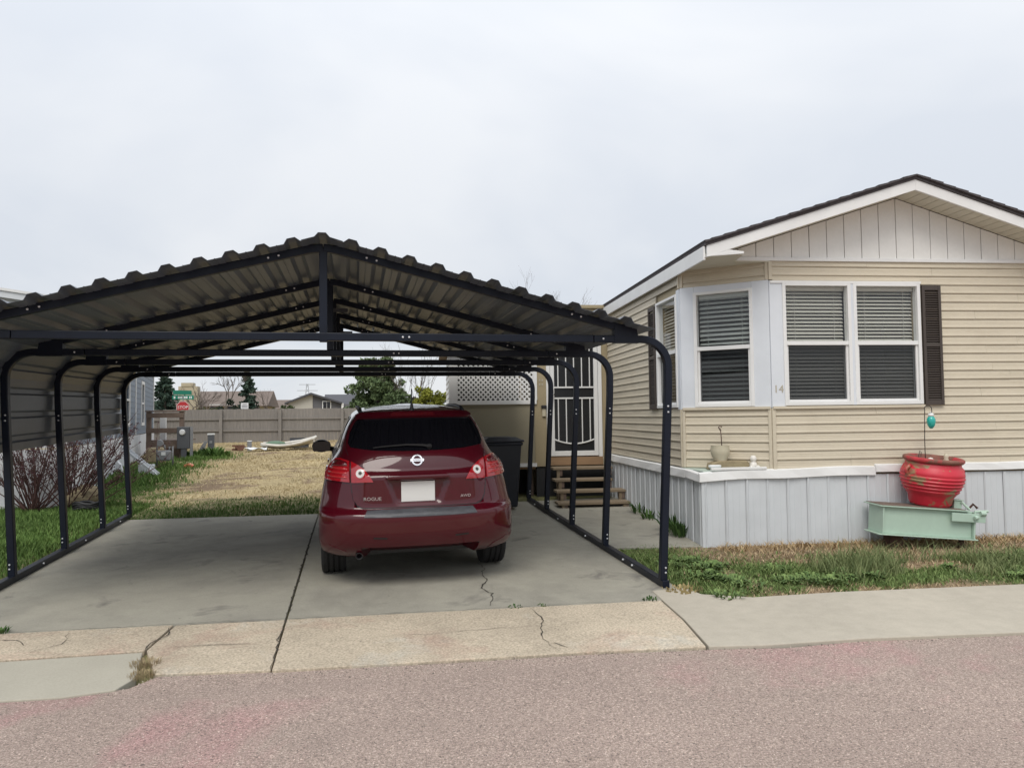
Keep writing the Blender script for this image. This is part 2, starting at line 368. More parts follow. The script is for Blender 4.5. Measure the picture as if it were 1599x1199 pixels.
Z += np.where((fy > 5.6) & ~on_slab & (fy < 33), 0.035 * (vnoise(fx, fy, 1.7, 9) - 0.45), 0)
nx_, ny_ = len(xs), len(ys)
I = np.arange(nx_ * ny_).reshape(ny_, nx_)
q = np.stack([I[:-1, :-1], I[:-1, 1:], I[1:, 1:], I[1:, :-1]], -1).reshape(-1, 4)
gr = rawmesh('ground', np.stack([fx, fy, Z], 1), q, m_ground, ground_color(fx, fy)); gr['kind'] = 'structure'; shade(gr)

def slab(name, poly, dz, mat, parent=None, thick=0.12, world=True):
    """paving slab following the site slope; poly in plan, counter-clockwise"""
    pts = []
    for i, (x, y) in enumerate(poly):
        x2, y2 = poly[(i + 1) % len(poly)]; n = max(1, int(math.hypot(x2 - x, y2 - y) / 1.0))
        pts += [(x + (x2 - x) * k / n, y + (y2 - y) * k / n) for k in range(n)]
    n = len(pts); m = MB()
    b = 0.008
    cx_ = sum(p[0] for p in pts) / n; cy_ = sum(p[1] for p in pts) / n
    top = [(x, y, gz(x, y) + dz) for x, y in pts]; bot = [(x, y, gz(x, y) + dz - thick) for x, y in pts]
    m.add(top + bot, [tuple(range(n))] + [(i, i + n, (i + 1) % n + n, (i + 1) % n) for i in range(n)])
    return m.build(name, mat, parent, bevel=0.006)
st_pts = [(-60, -14), (60, -14), (60, 1.2), (12, 3.72), (6, 4.34), (4.4, 4.50), (3.3, 4.63), (2.75, 4.62), (2.28, 4.70), (1.4, 4.80), (0.5, 4.85), (-0.5, 4.94), (-1.18, 5.02), (-1.30, 4.86), (-1.62, 4.79), (-1.94, 4.81), (-3.5, 4.95), (-8, 5.3), (-60, 8.6)]
mb = MB()
NX = 40
# street sheet (slightly ragged edge towards the gutter comes from the outline)
mb.add([(x, y, gz(x, y) - 0.014) for x, y in st_pts], [tuple(range(len(st_pts)))])
street = mb.build('street', m_asphalt); street['kind'] = 'structure'
bm = bmesh.new(); bm.from_mesh(street.data)
for k in range(1, 24):
    yy = -14 + k
    bmesh.ops.bisect_plane(bm, geom=bm.verts[:] + bm.edges[:] + bm.faces[:], plane_co=(0, yy, 0), plane_no=(0, 1, 0))
for v in bm.verts: v.co.z = gz(v.co.x, v.co.y) - 0.014
bm.to_mesh(street.data); bm.free()
yb = lambda x: 5.97 - 0.06 * x
root = bpy.data.objects.new('driveway', None); col.objects.link(root); WM[root] = Matrix.Identity(4); root['kind'] = 'structure'
g_ = 0.006
slab('slab', [(-3.22, yb(-3.22) + 0.004), (-0.53, yb(-0.53) + 0.004), (-0.533, 8.75), (-3.16, 8.85)], 0.0, m_conc, root)
slab('slab', [(-3.16, 8.862), (-0.533, 8.762), (-0.535, 11.1), (-3.1, 11.28)], -0.003, m_conc, root)
slab('slab', [(-0.515, yb(-0.5) + 0.004), (2.66, yb(2.66) + 0.004), (2.66, 8.2), (-0.515, 8.2)], 0.0, m_conc, root)
slab('slab', [(-0.52, 8.212), (2.66, 8.212), (2.66, 11.5), (-0.52, 11.1)], 0.0, m_conc, root)
slab('slab', [(2.672, 7.9), (3.62, 7.72), (3.98, 11.6), (2.672, 11.5)], -0.004, m_conc, root)
root = bpy.data.objects.new('pavement', None); col.objects.link(root); WM[root] = Matrix.Identity(4); root['kind'] = 'structure'
slab('slab', [(-0.512, 4.93), (0.5, 4.86), (1.4, 4.81), (2.22, 4.72), (2.315, 5.3), (2.36, yb(2.36) - 0.008), (-0.515, yb(-0.515) - 0.008)], 0.004, m_apron, root)
slab('slab', [(-1.20, 5.03), (-0.52, 4.94), (-0.53, yb(-0.53) - 0.008), (-1.30, yb(-1.30) - 0.008), (-1.36, 5.5)], 0.002, m_apron, root)
slab('slab', [(-7, 5.62), (-1.375, 5.49), (-1.315, yb(-1.31) - 0.008), (-7, yb(-7) - 0.008)], 0.006, m_apron, root)
slab('slab', [(-7, 5.2), (-3.5, 4.93), (-1.94, 4.80), (-1.62, 4.78), (-1.36, 4.83), (-1.30, 5.0), (-1.38, 5.478), (-7, 5.6)], -0.002, m_patch, root)
slab('slab', [(2.235, 4.71), (2.6, 4.65), (3.3, 4.62), (4.4, 4.49), (6, 4.33), (12, 3.71), (13, 4.9), (7.5, 5.35), (5.41, 5.56), (3.87, 5.70), (3.1, 5.72), (2.75, 5.9), (2.70, 6.12), (2.40, 6.1), (2.372, yb(2.37) - 0.008), (2.327, 5.3)], 0.008, m_walk, root)
# cracks: jagged strips of dirt in the concrete
def crack(pts, w, parent, dz=0.0085):
    m = MB(); vs = []; fs = []
    P2 = []
    for i in range(len(pts) - 1):
        (x0, y0), (x1, y1) = pts[i], pts[i + 1]; n = max(2, int(math.hypot(x1 - x0, y1 - y0) / 0.05))
        for k in range(n): P2.append((x0 + (x1 - x0) * k / n + random.gauss(0, 0.008), y0 + (y1 - y0) * k / n + random.gauss(0, 0.008)))
    P2.append(pts[-1])
    for i, (x, y) in enumerate(P2):
        a = P2[max(i - 1, 0)]; b = P2[min(i + 1, len(P2) - 1)]; dx, dy = b[0] - a[0], b[1] - a[1]; l = math.hypot(dx, dy) or 1
        ww = w * random.uniform(0.35, 1.3) * (0.3 + 0.7 * math.sin(PI * min(1, max(0, (i + 0.5) / len(P2)))))
        vs += [(x - dy / l * ww, y + dx / l * ww, gz(x, y) + dz), (x + dy / l * ww, y - dx / l * ww, gz(x, y) + dz)]
    for i in range(len(P2) - 1): fs.append((2 * i, 2 * i + 1, 2 * i + 3, 2 * i + 2))
    m.add(vs, fs); return m.build('crack', m_crack, parent)
drv = bpy.data.objects['driveway']
crack([(1.02, 6.0), (1.10, 6.35), (1.03, 6.55), (1.13, 6.8), (1.12, 7.05), (1.18, 7.25), (1.15, 7.5)], 0.006, drv, 0.004)
crack([(1.26, 4.86), (1.22, 5.1), (1.28, 5.35), (1.33, 5.6), (1.30, 5.87)], 0.0045, root)
crack([(1.28, 5.0), (1.34, 4.9)], 0.004, root)
crack([(0.1, 5.42), (0.5, 5.40), (1.0, 5.41), (1.6, 5.37)], 0.002, root)
crack([(-1.2, 5.52), (-0.9, 5.50), (-0.7, 5.47)], 0.004, root)
crack([(-2.6, 6.0), (-2.3, 5.92), (-2.2, 5.78)], 0.004, root, 0.0095)
crack([(-2.0, 5.98), (-1.95, 5.75), (-2.1, 5.62)], 0.003, root, 0.0095)
crack([(-3.2, 6.155), (-2.0, 6.085), (-0.6, 6.0), (0.8, 5.92), (2.3, 5.835)], 0.0045, root, 0.0098)
crack([(-0.522, 4.94), (-0.522, 6.0)], 0.005, root, 0.0098)
crack([(-0.524, 6.01), (-0.527, 11.1)], 0.007, drv, 0.004)
crack([(-1.33, 5.96), (-1.30, 5.8), (-1.36, 5.62), (-1.37, 5.5)], 0.005, root, 0.0098)

# ------------------------------------------------------------------ the tan manufactured home
HM = Matrix.Translation((3.653, 7.748, 0.272)) @ Matrix.Rotation(math.radians(-5.017), 4, 'Z')
home = thing('manufactured_home', 'tan vinyl sided manufactured home with cut bay corner and dark brown shutters', 'house', mat=HM)
LEN = 17.5; WID = 4.72; ZS = 0.80          # length, width, bottom of the siding (local z)
T_front = lambda u, d, z: (u, -d, z)                               # along the street face, d outwards
T_side = lambda u, d, z: (-d, u, z)                                # along the long side wall
T_cham = lambda t, d, z: (0.8 * t - 0.6 * d, 0.6 - 0.6 * t - 0.8 * d, z)   # across the cut corner
def hb(m, name, mat, parent=home, **k): return m.build(name, mat, parent, world=False, **k)
PITCH = 0.318; UAP = 2.31; ZAP = 3.94
zroof = lambda u: ZAP - PITCH * abs(u - UAP)
# wall core: an open-cornered shell with real openings behind the windows
m = MB()
W1 = (0.955, 2.525, 1.50, 2.83)       # front window opening
WC = (0.165, 0.815, 1.50, 2.79)       # chamfer window
WS = (0.70, 1.46, 1.50, 2.81)         # side window
def wall_with_hole(m, T, a0, a1, z0, z1, h, th=0.09):
    m.box(a0, h[0], -th, -0.012, z0, z1, T); m.box(h[1], a1, -th, -0.012, z0, z1, T)
    m.box(h[0], h[1], -th, -0.012, z0, h[2], T); m.box(h[0], h[1], -th, -0.012, h[3], z1, T)
wall_with_hole(m, T_front, 0.8, WID, 0.70, 3.1, W1)
wall_with_hole(m, T_cham, 0.0, 1.0, 0.70, 3.1, WC)
wall_with_hole(m, T_side, 0.6, LEN, 0.70, 3.12, WS)
m.box(WID - 0.1, WID, 0.1, LEN, 0.70, 3.1); m.box(0.02, WID, LEN - 0.1, LEN, 0.70, 3.1)
hb(m, 'wall', m_tan)
m = MB(); m.box(0.3, WID - 0.12, 3.9, 3.95, 0.72, 3.08); hb(m, 'room_partition', m_room)
m = MB(); m.prism([(0.02, 0.62), (0.79, 0.02), (WID, 0.02), (WID, LEN), (0.02, LEN)], 0.66, 0.72, 'z'); hb(m, 'floor_deck', m_plywood)
m = MB(); m.prism([(0.02, 0.62), (0.79, 0.02), (WID, 0.02), (WID, LEN), (0.02, LEN)], 3.06, 3.10, 'z'); hb(m, 'ceiling_deck', m_gable)
# lap siding, one board per course
def lap(T, a0, a1, z, h, mat=m_siding, parent=home):
    if a1 - a0 > 1.9 and random.random() < 0.55:      # two lengths lapped with a visible end seam
        q = random.uniform(a0 + 0.6, a1 - 0.6); lap(T, a0, q - 0.0015, z, h, mat, parent); lap(T, q + 0.0015, a1, z, h, mat, parent); return
    m = MB(); z += random.uniform(-0.0015, 0.0015); e_ = random.uniform(0, 0.003); pr = [(0.0, 0.004), (0.017, -0.001), (0.019, 0.006), (0.013, 0.030), (0.012, h * 0.52), (0.0085, h * 0.56), (0.0105, h * 0.62), (0.003, h + 0.003), (-0.004, h + 0.003)]
    n = len(pr)
    vs = [(a0, d, z + zz) for d, zz in pr] + [(a1, d + (e_ if d > 0.004 else 0), z + zz + random.uniform(-0.0004, 0.0004)) for d, zz in pr]
    fs = [(i, i + 1, i + 1 + n, i + n) for i in range(n - 1)] + [tuple(range(n)), tuple(range(2 * n - 1, n - 1, -1))]
    m.add(vs, fs, T); return m.build('siding_board', mat, parent, world=False)
HC = 0.0965
SH_R = 2.80
z = ZS
while z < 3.02:
    h = min(HC, 3.075 - z)
    if z + h < 1.50 or z > 2.855: lap(T_front, 0.835, WID - 0.02, z, h)
    else:
        lap(T_front, 2.575, WID - 0.02, z, h)
        if z + h > 2.875: lap(T_front, 0.835, 2.574, 2.86, z + h - 2.86)
    z += HC
z = ZS
while z < 3.02:
    h = min(HC, 3.08 - z)
    if z + h < 1.48 or z > 2.86: lap(T_cham, 0.035, 0.965, z, h)
    elif z + h > 2.885: lap(T_cham, 0.035, 0.965, 2.872, z + h - 2.872)
    if z + h < 1.50 or z > 2.84: lap(T_side, 0.635, 4.2, z, h)
    else: lap(T_side, 1.53, 4.2, z, h)
    z += HC
# vinyl corner posts at the bay angles
m = MB()
def post(T, a0, a1, z0, z1, mat, d=0.028):
    m = MB(); m.box(a0, a1, -0.004, d, z0, z1, T); return hb(m, 'corner_post', mat, bevel=0.006)
for z0, z1 in ((ZS - 0.005, 1.46), (2.87, 3.075)):
    post(T_front, 0.79, 0.832, z0, z1, m_siding); post(T_cham, 0.962, 0.998, z0, z1, m_siding)
    post(T_cham, 0.0, 0.034, z0, z1, m_siding); post(T_side, 0.602, 0.636, z0, z1, m_siding)
# bluish white surround of the bay
m = MB()
def surround(T, a0, a1, z0, z1, h, d=0.022):
    m = MB()
    if h[0] > a0: m.box(a0, h[0], -0.008, d, z0, z1, T)
    if h[1] < a1: m.box(h[1], a1, -0.008, d, z0, z1, T)
    m.box(h[0], h[1], -0.008, d - 0.002, z0, h[2], T); m.box(h[0], h[1], -0.008, d - 0.002, h[3], z1, T)
    return hb(m, 'bay_trim', m_bluewhite, bevel=0.003)
surround(T_cham, 0.0, 1.0, 1.462, 2.87, WC)
surround(T_front, 0.795, W1[0] + 0.001, 1.462, 2.86, (W1[0], W1[0] + 0.001, 1.5, 2.83))
surround(T_side, 0.602, WS[0] + 0.001, 1.462, 2.86, (WS[0], WS[0] + 0.001, 1.5, 2.81))
m = MB(); m.box(0.80, 2.57, 0.004, 0.042, 1.452, 1.480, T_front); m.box(0.01, 0.99, 0.004, 0.040, 1.452, 1.480, T_cham); hb(m, 'window_sill', m_siding)
m = MB(); m.box(0.80, 2.57, 0.0, 0.035, 2.832, 2.858, T_front); hb(m, 'window_head', m_white)

def window(T, a0, a1, z0, z1, zr, up=True, mullion=None, bl=m_blind, pitch=0.040):
    """double hung sash window: frame, panes, blind"""
    f = MB(); w = 0.038
    f.box(a0, a0 + w, -0.055, 0.034, z0, z1, T); f.box(a1 - w, a1, -0.055, 0.034, z0, z1, T)
    f.box(a0 + w, a1 - w, -0.055, 0.034, z0, z0 + w, T); f.box(a0 + w, a1 - w, -0.055, 0.034, z1 - w * 0.8, z1, T)
    f.box(a0 + w, a1 - w, -0.05, 0.028, zr - 0.022, zr + 0.022, T)
    # inner sash stiles of the lower sash
    f.box(a0 + w, a0 + w + 0.024, -0.05, 0.012, z0 + w, zr - 0.022, T); f.box(a1 - w - 0.024, a1 - w, -0.05, 0.012, z0 + w, zr - 0.022, T)
    f.box(a0 + w + 0.024, a1 - w - 0.024, -0.05, 0.012, z0 + w, z0 + w + 0.026, T)
    F = hb(f, 'window', m_white, bevel=0.003)
    p = MB(); p.box(a0 + w, a1 - w, -0.014, -0.010, zr + 0.022, z1 - w * 0.8, T); p.build('pane', g_win, F, world=False)
    p = MB(); p.box(a0 + w + 0.024, a1 - w - 0.024, -0.012, -0.008, z0 + w + 0.026, zr - 0.022, T); p.build('pane', g_screen, F, world=False)
    s = MB(); zz = z0 + 0.05; dd = 0.0155
    while zz < z1 - 0.04:
        tl = random.uniform(0.72, 1.05); p0, p1 = a0 + w + 0.012, a1 - w - 0.012
        s.add([(p0, -0.075 - dd, zz + dd * tl), (p1, -0.075 - dd, zz + dd * tl), (p1, -0.075, zz + dd * 0.12), (p0, -0.075, zz + dd * 0.12), (p1, -0.075 + dd, zz - dd * tl), (p0, -0.075 + dd, zz - dd * tl),
               (p0, -0.075 + dd, zz - dd * tl - 0.003), (p1, -0.075 + dd, zz - dd * tl - 0.003), (p0, -0.075 - dd, zz + dd * tl - 0.003), (p1, -0.075 - dd, zz + dd * tl - 0.003)], [(0, 1, 2, 3), (3, 2, 4, 5), (5, 4, 7, 6), (6, 7, 9, 8)], T)
        zz += pitch
    for q in (0.22, 0.80):
        a = a0 + (a1 - a0) * q; s.box(a - 0.002, a + 0.002, -0.05, -0.048, z0 + 0.05, z1 - 0.03, T)
    s.box(a0 + w + 0.008, a1 - w - 0.008, -0.11, -0.045, z1 - 0.075, z1 - 0.035, T)
    b = s.build('blind', bl, F, world=False); b['kind'] = 'stuff'
    return F
window(T_front, 0.94, 1.735, 1.487, 2.835, 2.17)
window(T_front, 1.765, 2.56, 1.487, 2.835, 2.17)
m = MB(); m.box(1.735, 1.765, -0.05, 0.030, 1.487, 2.835, T_front); hb(m, 'mullion', m_bluewhite)
window(T_cham, 0.155, 0.825, 1.485, 2.80, 2.15, bl=m_blindgrey, pitch=0.052)
window(T_side, 0.69, 1.49, 1.485, 2.82, 2.15)
def shutter(T, a0, a1, z0, z1):
    f = MB(); w = 0.032
    f.box(a0, a0 + w, 0.012, 0.046, z0, z1, T); f.box(a1 - w, a1, 0.012, 0.046, z0, z1, T)
    for q0, q1 in ((z0, z0 + 0.055), (z1 - 0.055, z1), (z0 + (z1 - z0) * 0.5 - 0.02, z0 + (z1 - z0) * 0.5 + 0.02)): f.box(a0 + w, a1 - w, 0.012, 0.044, q0, q1, T)
    f.box(a0 + w, a1 - w, 0.010, 0.016, z0 + 0.055, z1 - 0.055, T)
    F = hb(f, 'shutter', m_shutter, bevel=0.003)
    l = MB(); zz = z0 + 0.06
    while zz < z1 - 0.075:
        if abs(zz - (z0 + z1) / 2) > 0.03:
            l.add([(a0 + w, 0.040, zz), (a1 - w, 0.040, zz), (a1 - w, 0.018, zz + 0.024), (a0 + w, 0.018, zz + 0.024), (a0 + w, 0.036, zz - 0.002), (a1 - w, 0.036, zz - 0.002)],
                  [(0, 1, 2, 3), (4, 5, 1, 0)], T)
        zz += 0.026
    b = l.build('louver', m_shutter, F, world=False); b['kind'] = 'stuff'
shutter(T_front, 2.575, 2.80, 1.475, 2.815); shutter(T_side, 1.515, 1.79, 1.475, 2.80)
# house number 14
T14 = lambda x, y, d: T_front(0.874 + x, 0.022 + d, 1.665 + y)
for ch, dx in (('1', -0.03), ('4', 0.03)):
    m = MB(); add_text(m, ch, 0.118, lambda x, y, d, dx=dx: T_front(0.872 + dx + x, 0.022 + d, 1.665 + y), 0.004); hb(m, 'numeral', m_num)
# gable: white frieze board and vertical grooved panels
m = MB(); m.box(-0.02, WID + 0.02, 0.0, 0.03, 3.078, 3.118, T_front); hb(m, 'frieze_board', m_white, bevel=0.003)
pw = 0.206; a = UAP - 12 * pw
while a < WID - 0.05:
    b = a + pw - 0.008
    z_a, z_b = min(zroof(a) - 0.14, 9), zroof(b) - 0.14
    if z_a > 3.13 and z_b > 3.13:
        m = MB(); pts = [(a, 3.119), (b, 3.119), (b, z_b)]
        if a < UAP - 0.01 < b - 0.01: pts.append((UAP, zroof(UAP) - 0.14))
        pts.append((a, z_a)); m.prism([(p, q) for p, q in pts], -0.015, 0.012 + random.uniform(0, 0.002), 'y', T=lambda x, y, z_: T_front(x, y, z_))
        hb(m, 'gable_panel', m_gable, bevel=0.002)
    a += pw
m = MB(); m.prism([(0.0, 3.08), (WID, 3.08), (WID, zroof(WID) - 0.13), (UAP, ZAP - 0.13), (0.0, zroof(0) - 0.13)], 0.03, 0.05, 'y'); hb(m, 'gable_back', m_shutter)
# roof: deck, shingles, fascia, soffits
OV = 0.38; UE = -0.06; UR = 2 * UAP - UE
rf = MB()
for (ua, ub) in ((UE, UAP), (UAP, UR)):
    rf.prism([(ua, zroof(ua) - 0.03), (ub, zroof(ub) - 0.03), (ub, zroof(ub) + 0.01), (ua, zroof(ua) + 0.01)], -OV - 0.015, LEN + 0.3, 'y')
roof = hb(rf, 'roof', m_shingle)
# shingle courses stand as small steps on the deck
s = MB()
for sgn in (-1, 1):
    k = 0.0
    while k < UAP - UE:
        d0, d1 = k, min(k + 0.15, UAP - UE)
        u0, u1 = UAP + sgn * d0, UAP + sgn * d1
        s.prism([(u0, zroof(u0) + 0.0), (u1, zroof(u1) + 0.0), (u1 + sgn * 0.012, zroof(u1) + 0.024), (u0, zroof(u0) + 0.016)], -OV - 0.03 - random.uniform(0, 0.012), LEN + 0.3, 'y')
        k += 0.143
so = s.build('shingle_course', m_shingle, roof, world=False); so['kind'] = 'stuff'
for (ua, ub) in ((UE + 0.02, UAP), (UR - 0.02, UAP)):
    m = MB(); h = 0.118
    m.prism([(ua, zroof(ua) - 0.032), (ub, zroof(ub) - 0.032), (ub, zroof(ub) - 0.032 - h), (ua, zroof(ua) - 0.032 - h)], -OV, -OV + 0.025, 'y'); hb(m, 'rake_fascia', m_white, bevel=0.003)
    m = MB()
    n = int(abs(ub - ua) / 0.1); 
    for i in range(n):
        p, q = ua + (ub - ua) * i / n, ua + (ub - ua) * (i + 0.92) / n
        zz = lambda u: zroof(u) - 0.125
        m.prism([(p, zz(p)), (q, zz(q)), (q, zz(q) - 0.008), (p, zz(p) - 0.008)], -OV + 0.025, -0.012, 'y')
    so = hb(m, 'soffit', m_soffit); so['kind'] = 'stuff'
m = MB(); z0 = zroof(UE) - 0.032
m.box(UE - 0.012, UE + 0.012, -OV + 0.02, LEN, z0 - 0.145, z0); hb(m, 'eave_fascia', m_white, bevel=0.003)
m = MB(); m.box(UE + 0.012, 0.02, 0.0, LEN, 3.075, 3.087); m.prism([(UE + 0.012, -OV + 0.03), (0.36, -OV + 0.03), (0.40, -0.032), (0.8, -0.032), (0.8, 0.0), (0.0, 0.6), (UE + 0.012, 0.6)], 3.066, 3.077, 'z'); hb(m, 'bay_soffit', m_soffit)
m = MB(); m.prism([(UE, zroof(UE) - 0.149), (0.20, zroof(0.2) - 0.152), (0.36, 3.10), (0.36, 3.078), (UE, 3.04)], -OV - 0.004, -OV + 0.02, 'y'); hb(m, 'eave_return', m_white, bevel=0.003)
# skirting: vertical ribbed metal panels, white drip trim on top
def skirt(T, a0, a1, z0, z1, wd):
    a = a0
    while a < a1 - 0.03:
        b = min(a + wd, a1); w = b - a; m = MB()
        pr = [(0, 0.006), (0.012, 0.020), (0.022, 0.020), (0.034, 0.004), (w * 0.36, 0.004), (w * 0.38, 0.0065), (w * 0.40, 0.004), (w * 0.68, 0.004), (w * 0.70, 0.0065), (w * 0.72, 0.004), (w - 0.0015, 0.004)]
        j = random.uniform(-0.0015, 0.0015); n = len(pr); j2 = random.uniform(-0.003, 0.003)
        vs = [(a + x, d + j + 0.02, z0) for x, d in pr] + [(a + x, d + j2 + 0.02, z1) for x, d in pr] + [(a, -0.01, z0), (b, -0.01, z0), (b, -0.01, z1), (a, -0.01, z1)]
        fs = [(i, i + 1, i + 1 + n, i + n) for i in range(n - 1)] + [(2 * n, 2 * n + 3, 2 * n + 2, 2 * n + 1)]
        m.add(vs, fs, T); m.build('skirting_panel', m_skirt, home, world=False)
        a += wd
skirt(T_front, 0.0, WID, -0.06, 0.72, 0.232); skirt(T_side, 0.0, 6.0, -0.02, 0.72, 0.232)
m = MB(); m.box(-0.03, 0.03, -0.03, 0.03, -0.06, 0.70); hb(m, 'skirting_corner', m_skirt, bevel=0.008)
m = MB()   # drip trim: front piece bows and sags a little at the corner
def trim(T, a0, a1, sag, lo, hi, d=0.05):
    n = 14; vs = []; fs = []
    for i in range(n + 1):
        t = i / n; a = a0 + (a1 - a0) * t; s_ = sag(a)
        vs += [(a, 0.012, hi + s_), (a, d, hi - 0.012 + s_), (a, d + 0.008 + 0.006 * math.sin(a * 9), lo + s_), (a, 0.026, lo + s_ - 0.006)]
    for i in range(n):
        for k in range(4): fs.append((i * 4 + k, i * 4 + (k + 1) % 4, i * 4 + 4 + (k + 1) % 4, i * 4 + 4 + k))
    fs += [(3, 2, 1, 0), (4 * n, 4 * n + 1, 4 * n + 2, 4 * n + 3)]
    m = MB(); m.add(vs, fs, T); return hb(m, 'skirting_trim', m_white)
trim(T_front, -0.055, 1.95, lambda a: -0.035 * math.exp(-max(a, 0) / 0.55) + 0.006 * math.sin(a * 5), 0.715, 0.815)
trim(T_front, 1.955, WID, lambda a: 0.01 + 0.003 * math.sin(a * 7), 0.735, 0.82)
trim(T_side, -0.05, 0.42, lambda a: -0.035 * math.exp(-max(a, 0) / 0.5), 0.715, 0.805, 0.052)
trim(T_side, 0.435, 6.0, lambda a: -0.012 + 0.002 * math.sin(a * 5), 0.70, 0.80)
# triangular ledge where the corner is cut back
m = MB(); m.prism([(-0.02, 0.6), (0.0, -0.01), (0.82, -0.01), (0.80, 0.0), (0.01, 0.61)], 0.775, 0.792, 'z'); hb(m, 'corner_ledge', m_mintshelf)

# ------------------------------------------------------------------ tan entry and lattice porch beside it
VE = 4.22
Te = lambda u, d, z: (u, VE - d, z)
entry = thing('entry_porch', 'tan plywood entry with white security door and lattice topped side porch', 'porch', mat=HM)
def eb(m, name, mat, **k): return m.build(name, mat, entry, world=False, **k)
DL, DR, DB, DT = -1.03, -0.12, 0.76, 2.74
m = MB()
m.box(-1.22, DL, -0.1, 0.0, 0.60, 3.15, Te); m.box(DR, 0.0, -0.1, 0.0, 0.60, 3.15, Te); m.box(DL, DR, -0.1, 0.0, DT, 3.15, Te)
m.box(-1.22, -1.12, -1.9, -0.1, 0.60, 3.15, Te); m.box(-1.12, -0.02, -1.9, -1.8, 0.6, 3.15, Te)
eb(m, 'wall', m_tan)
m = MB(); m.box(-1.26, -0.02, -2.0, 0.05, 3.15, 3.20, Te); eb(m, 'roof', m_tan)
m = MB(); m.box(-1.12, -0.02, -1.8, -0.1, 0.60, 0.66, Te); eb(m, 'floor', m_plywood)
# door
f = MB()
f.box(DL, DL + 0.06, -0.06, 0.03, DB - 0.02, DT, Te); f.box(DR - 0.06, DR, -0.06, 0.03, DB - 0.02, DT, Te); f.box(DL + 0.06, DR - 0.06, -0.06, 0.03, DT - 0.06, DT, Te)
door = eb(f, 'door_frame', m_white, bevel=0.004)
f = MB(); a0, a1 = DL + 0.065, DR - 0.065; w = 0.065
f.box(a0, a0 + w, -0.03, 0.02, DB, DT - 0.065, Te); f.box(a1 - w, a1, -0.03, 0.02, DB, DT - 0.065, Te)
f.box(a0 + w, a1 - w, -0.03, 0.02, DB, DB + 0.08, Te); f.box(a0 + w, a1 - w, -0.03, 0.02, DT - 0.13, DT - 0.065, Te)
D = eb(f, 'security_door', m_grate, bevel=0.004)
m = MB(); m.box(a0 + w, a1 - w, -0.018, -0.012, DB + 0.08, DT - 0.13, Te); m.build('screen', m_screen, D, world=False)
m = MB(); b0, b1 = a0 + w, a1 - w
for zz in (1.69, 1.865): m.box(b0, b1, -0.004, 0.012, zz - 0.012, zz + 0.012, Te)
nb = 5
for i in range(nb):
    a = b0 + (b1 - b0) * (i + 0.5) / nb
    m.box(a - 0.008, a + 0.008, -0.004, 0.010, 1.877, DT - 0.13, Te)
    t = (a - (b0 + b1) / 2) / ((b1 - b0) / 2); zb = 0.965 + 0.07 * t * t
    m.box(a - 0.008, a + 0.008, -0.004, 0.010, zb, 1.678, Te)
pts = []
for i in range(13):
    t = -1 + 2 * i / 12; pts.append((b0 + (b1 - b0) * (t + 1) / 2, 0.004, 0.955 + 0.07 * t * t))
m.tube(pts, 0.012, 6, Te)
m.build('grille', m_grate, D, world=False)
m = MB(); m.box(a0 + 0.012, a0 + 0.05, 0.02, 0.035, 1.72, 1.84, Te); m.lathe([(0.0, 0), (0.016, 0), (0.016, 0.05), (0.026, 0.06), (0.02, 0.085), (0, 0.088)], 10, T=lambda x, y, z: Te(a0 + 0.03 + x, 0.03 + z, 1.75 + y)); m.build('handle', m_chrome, D, world=False, smooth=True)
m = MB(); m.box(DL, DR, 0.0, 0.035, 0.615, 0.745, Te); eb(m, 'threshold_board', m_plywood)
m = MB(); m.box(-1.10, -1.045, 0.0, 0.03, 1.40, 1.53, Te); db = eb(m, 'doorbell_box', m_cream, bevel=0.004); 
m = MB(); m.box(-1.115, -1.03, 0.0, 0.05, 1.53, 1.58, Te); eb(m, 'doorbell_cap', m_blackplastic, bevel=0.006)
for dx in (0, 0.042):
    m = MB()
    for zz in (1.90, 1.965): m.box(-1.145 + dx, -1.122 + dx, 0.001, 0.007, zz, zz + 0.035, Te)
    eb(m, 'numeral', m_num)
# side porch: solid panel below, diagonal lattice above
PL, PR = -2.58, -1.22
m = MB(); m.box(PL, PR - 0.004, -0.03, 0.0, 0.66, 1.60, Te); eb(m, 'porch_panel', m_porchwall)
m = MB(); m.box(PL - 0.02, PL + 0.0, -1.6, 0.0, 0.66, 1.60, Te); eb(m, 'side_panel', m_tan)
m = MB(); m.box(PL - 0.03, PR + 0.02, 0.0, 0.04, 0.60, 0.655, Te); eb(m, 'floor_trim', m_white)
m = MB(); m.box(PL, PR, -1.6, 0.0, 0.56, 0.60, Te); eb(m, 'porch_floor', m_plywood)
m = MB()
m.box(PL, PR + 0.03, 0.0, 0.03, 1.60, 1.665, Te); m.box(PL, PL + 0.12, -0.01, 0.028, 1.665, 2.40, Te); m.box(PR - 0.02, PR + 0.04, 0.0, 0.026, 1.665, 2.40, Te); m.box(PL, PR + 0.03, 0.0, 0.03, 2.40, 2.46, Te)
eb(m, 'lattice_frame', m_white, bevel=0.003)
la = MB(); sp = 0.078; u0, u1, z0, z1 = PL + 0.12, PR - 0.02, 1.665, 2.40; bw = 0.0175
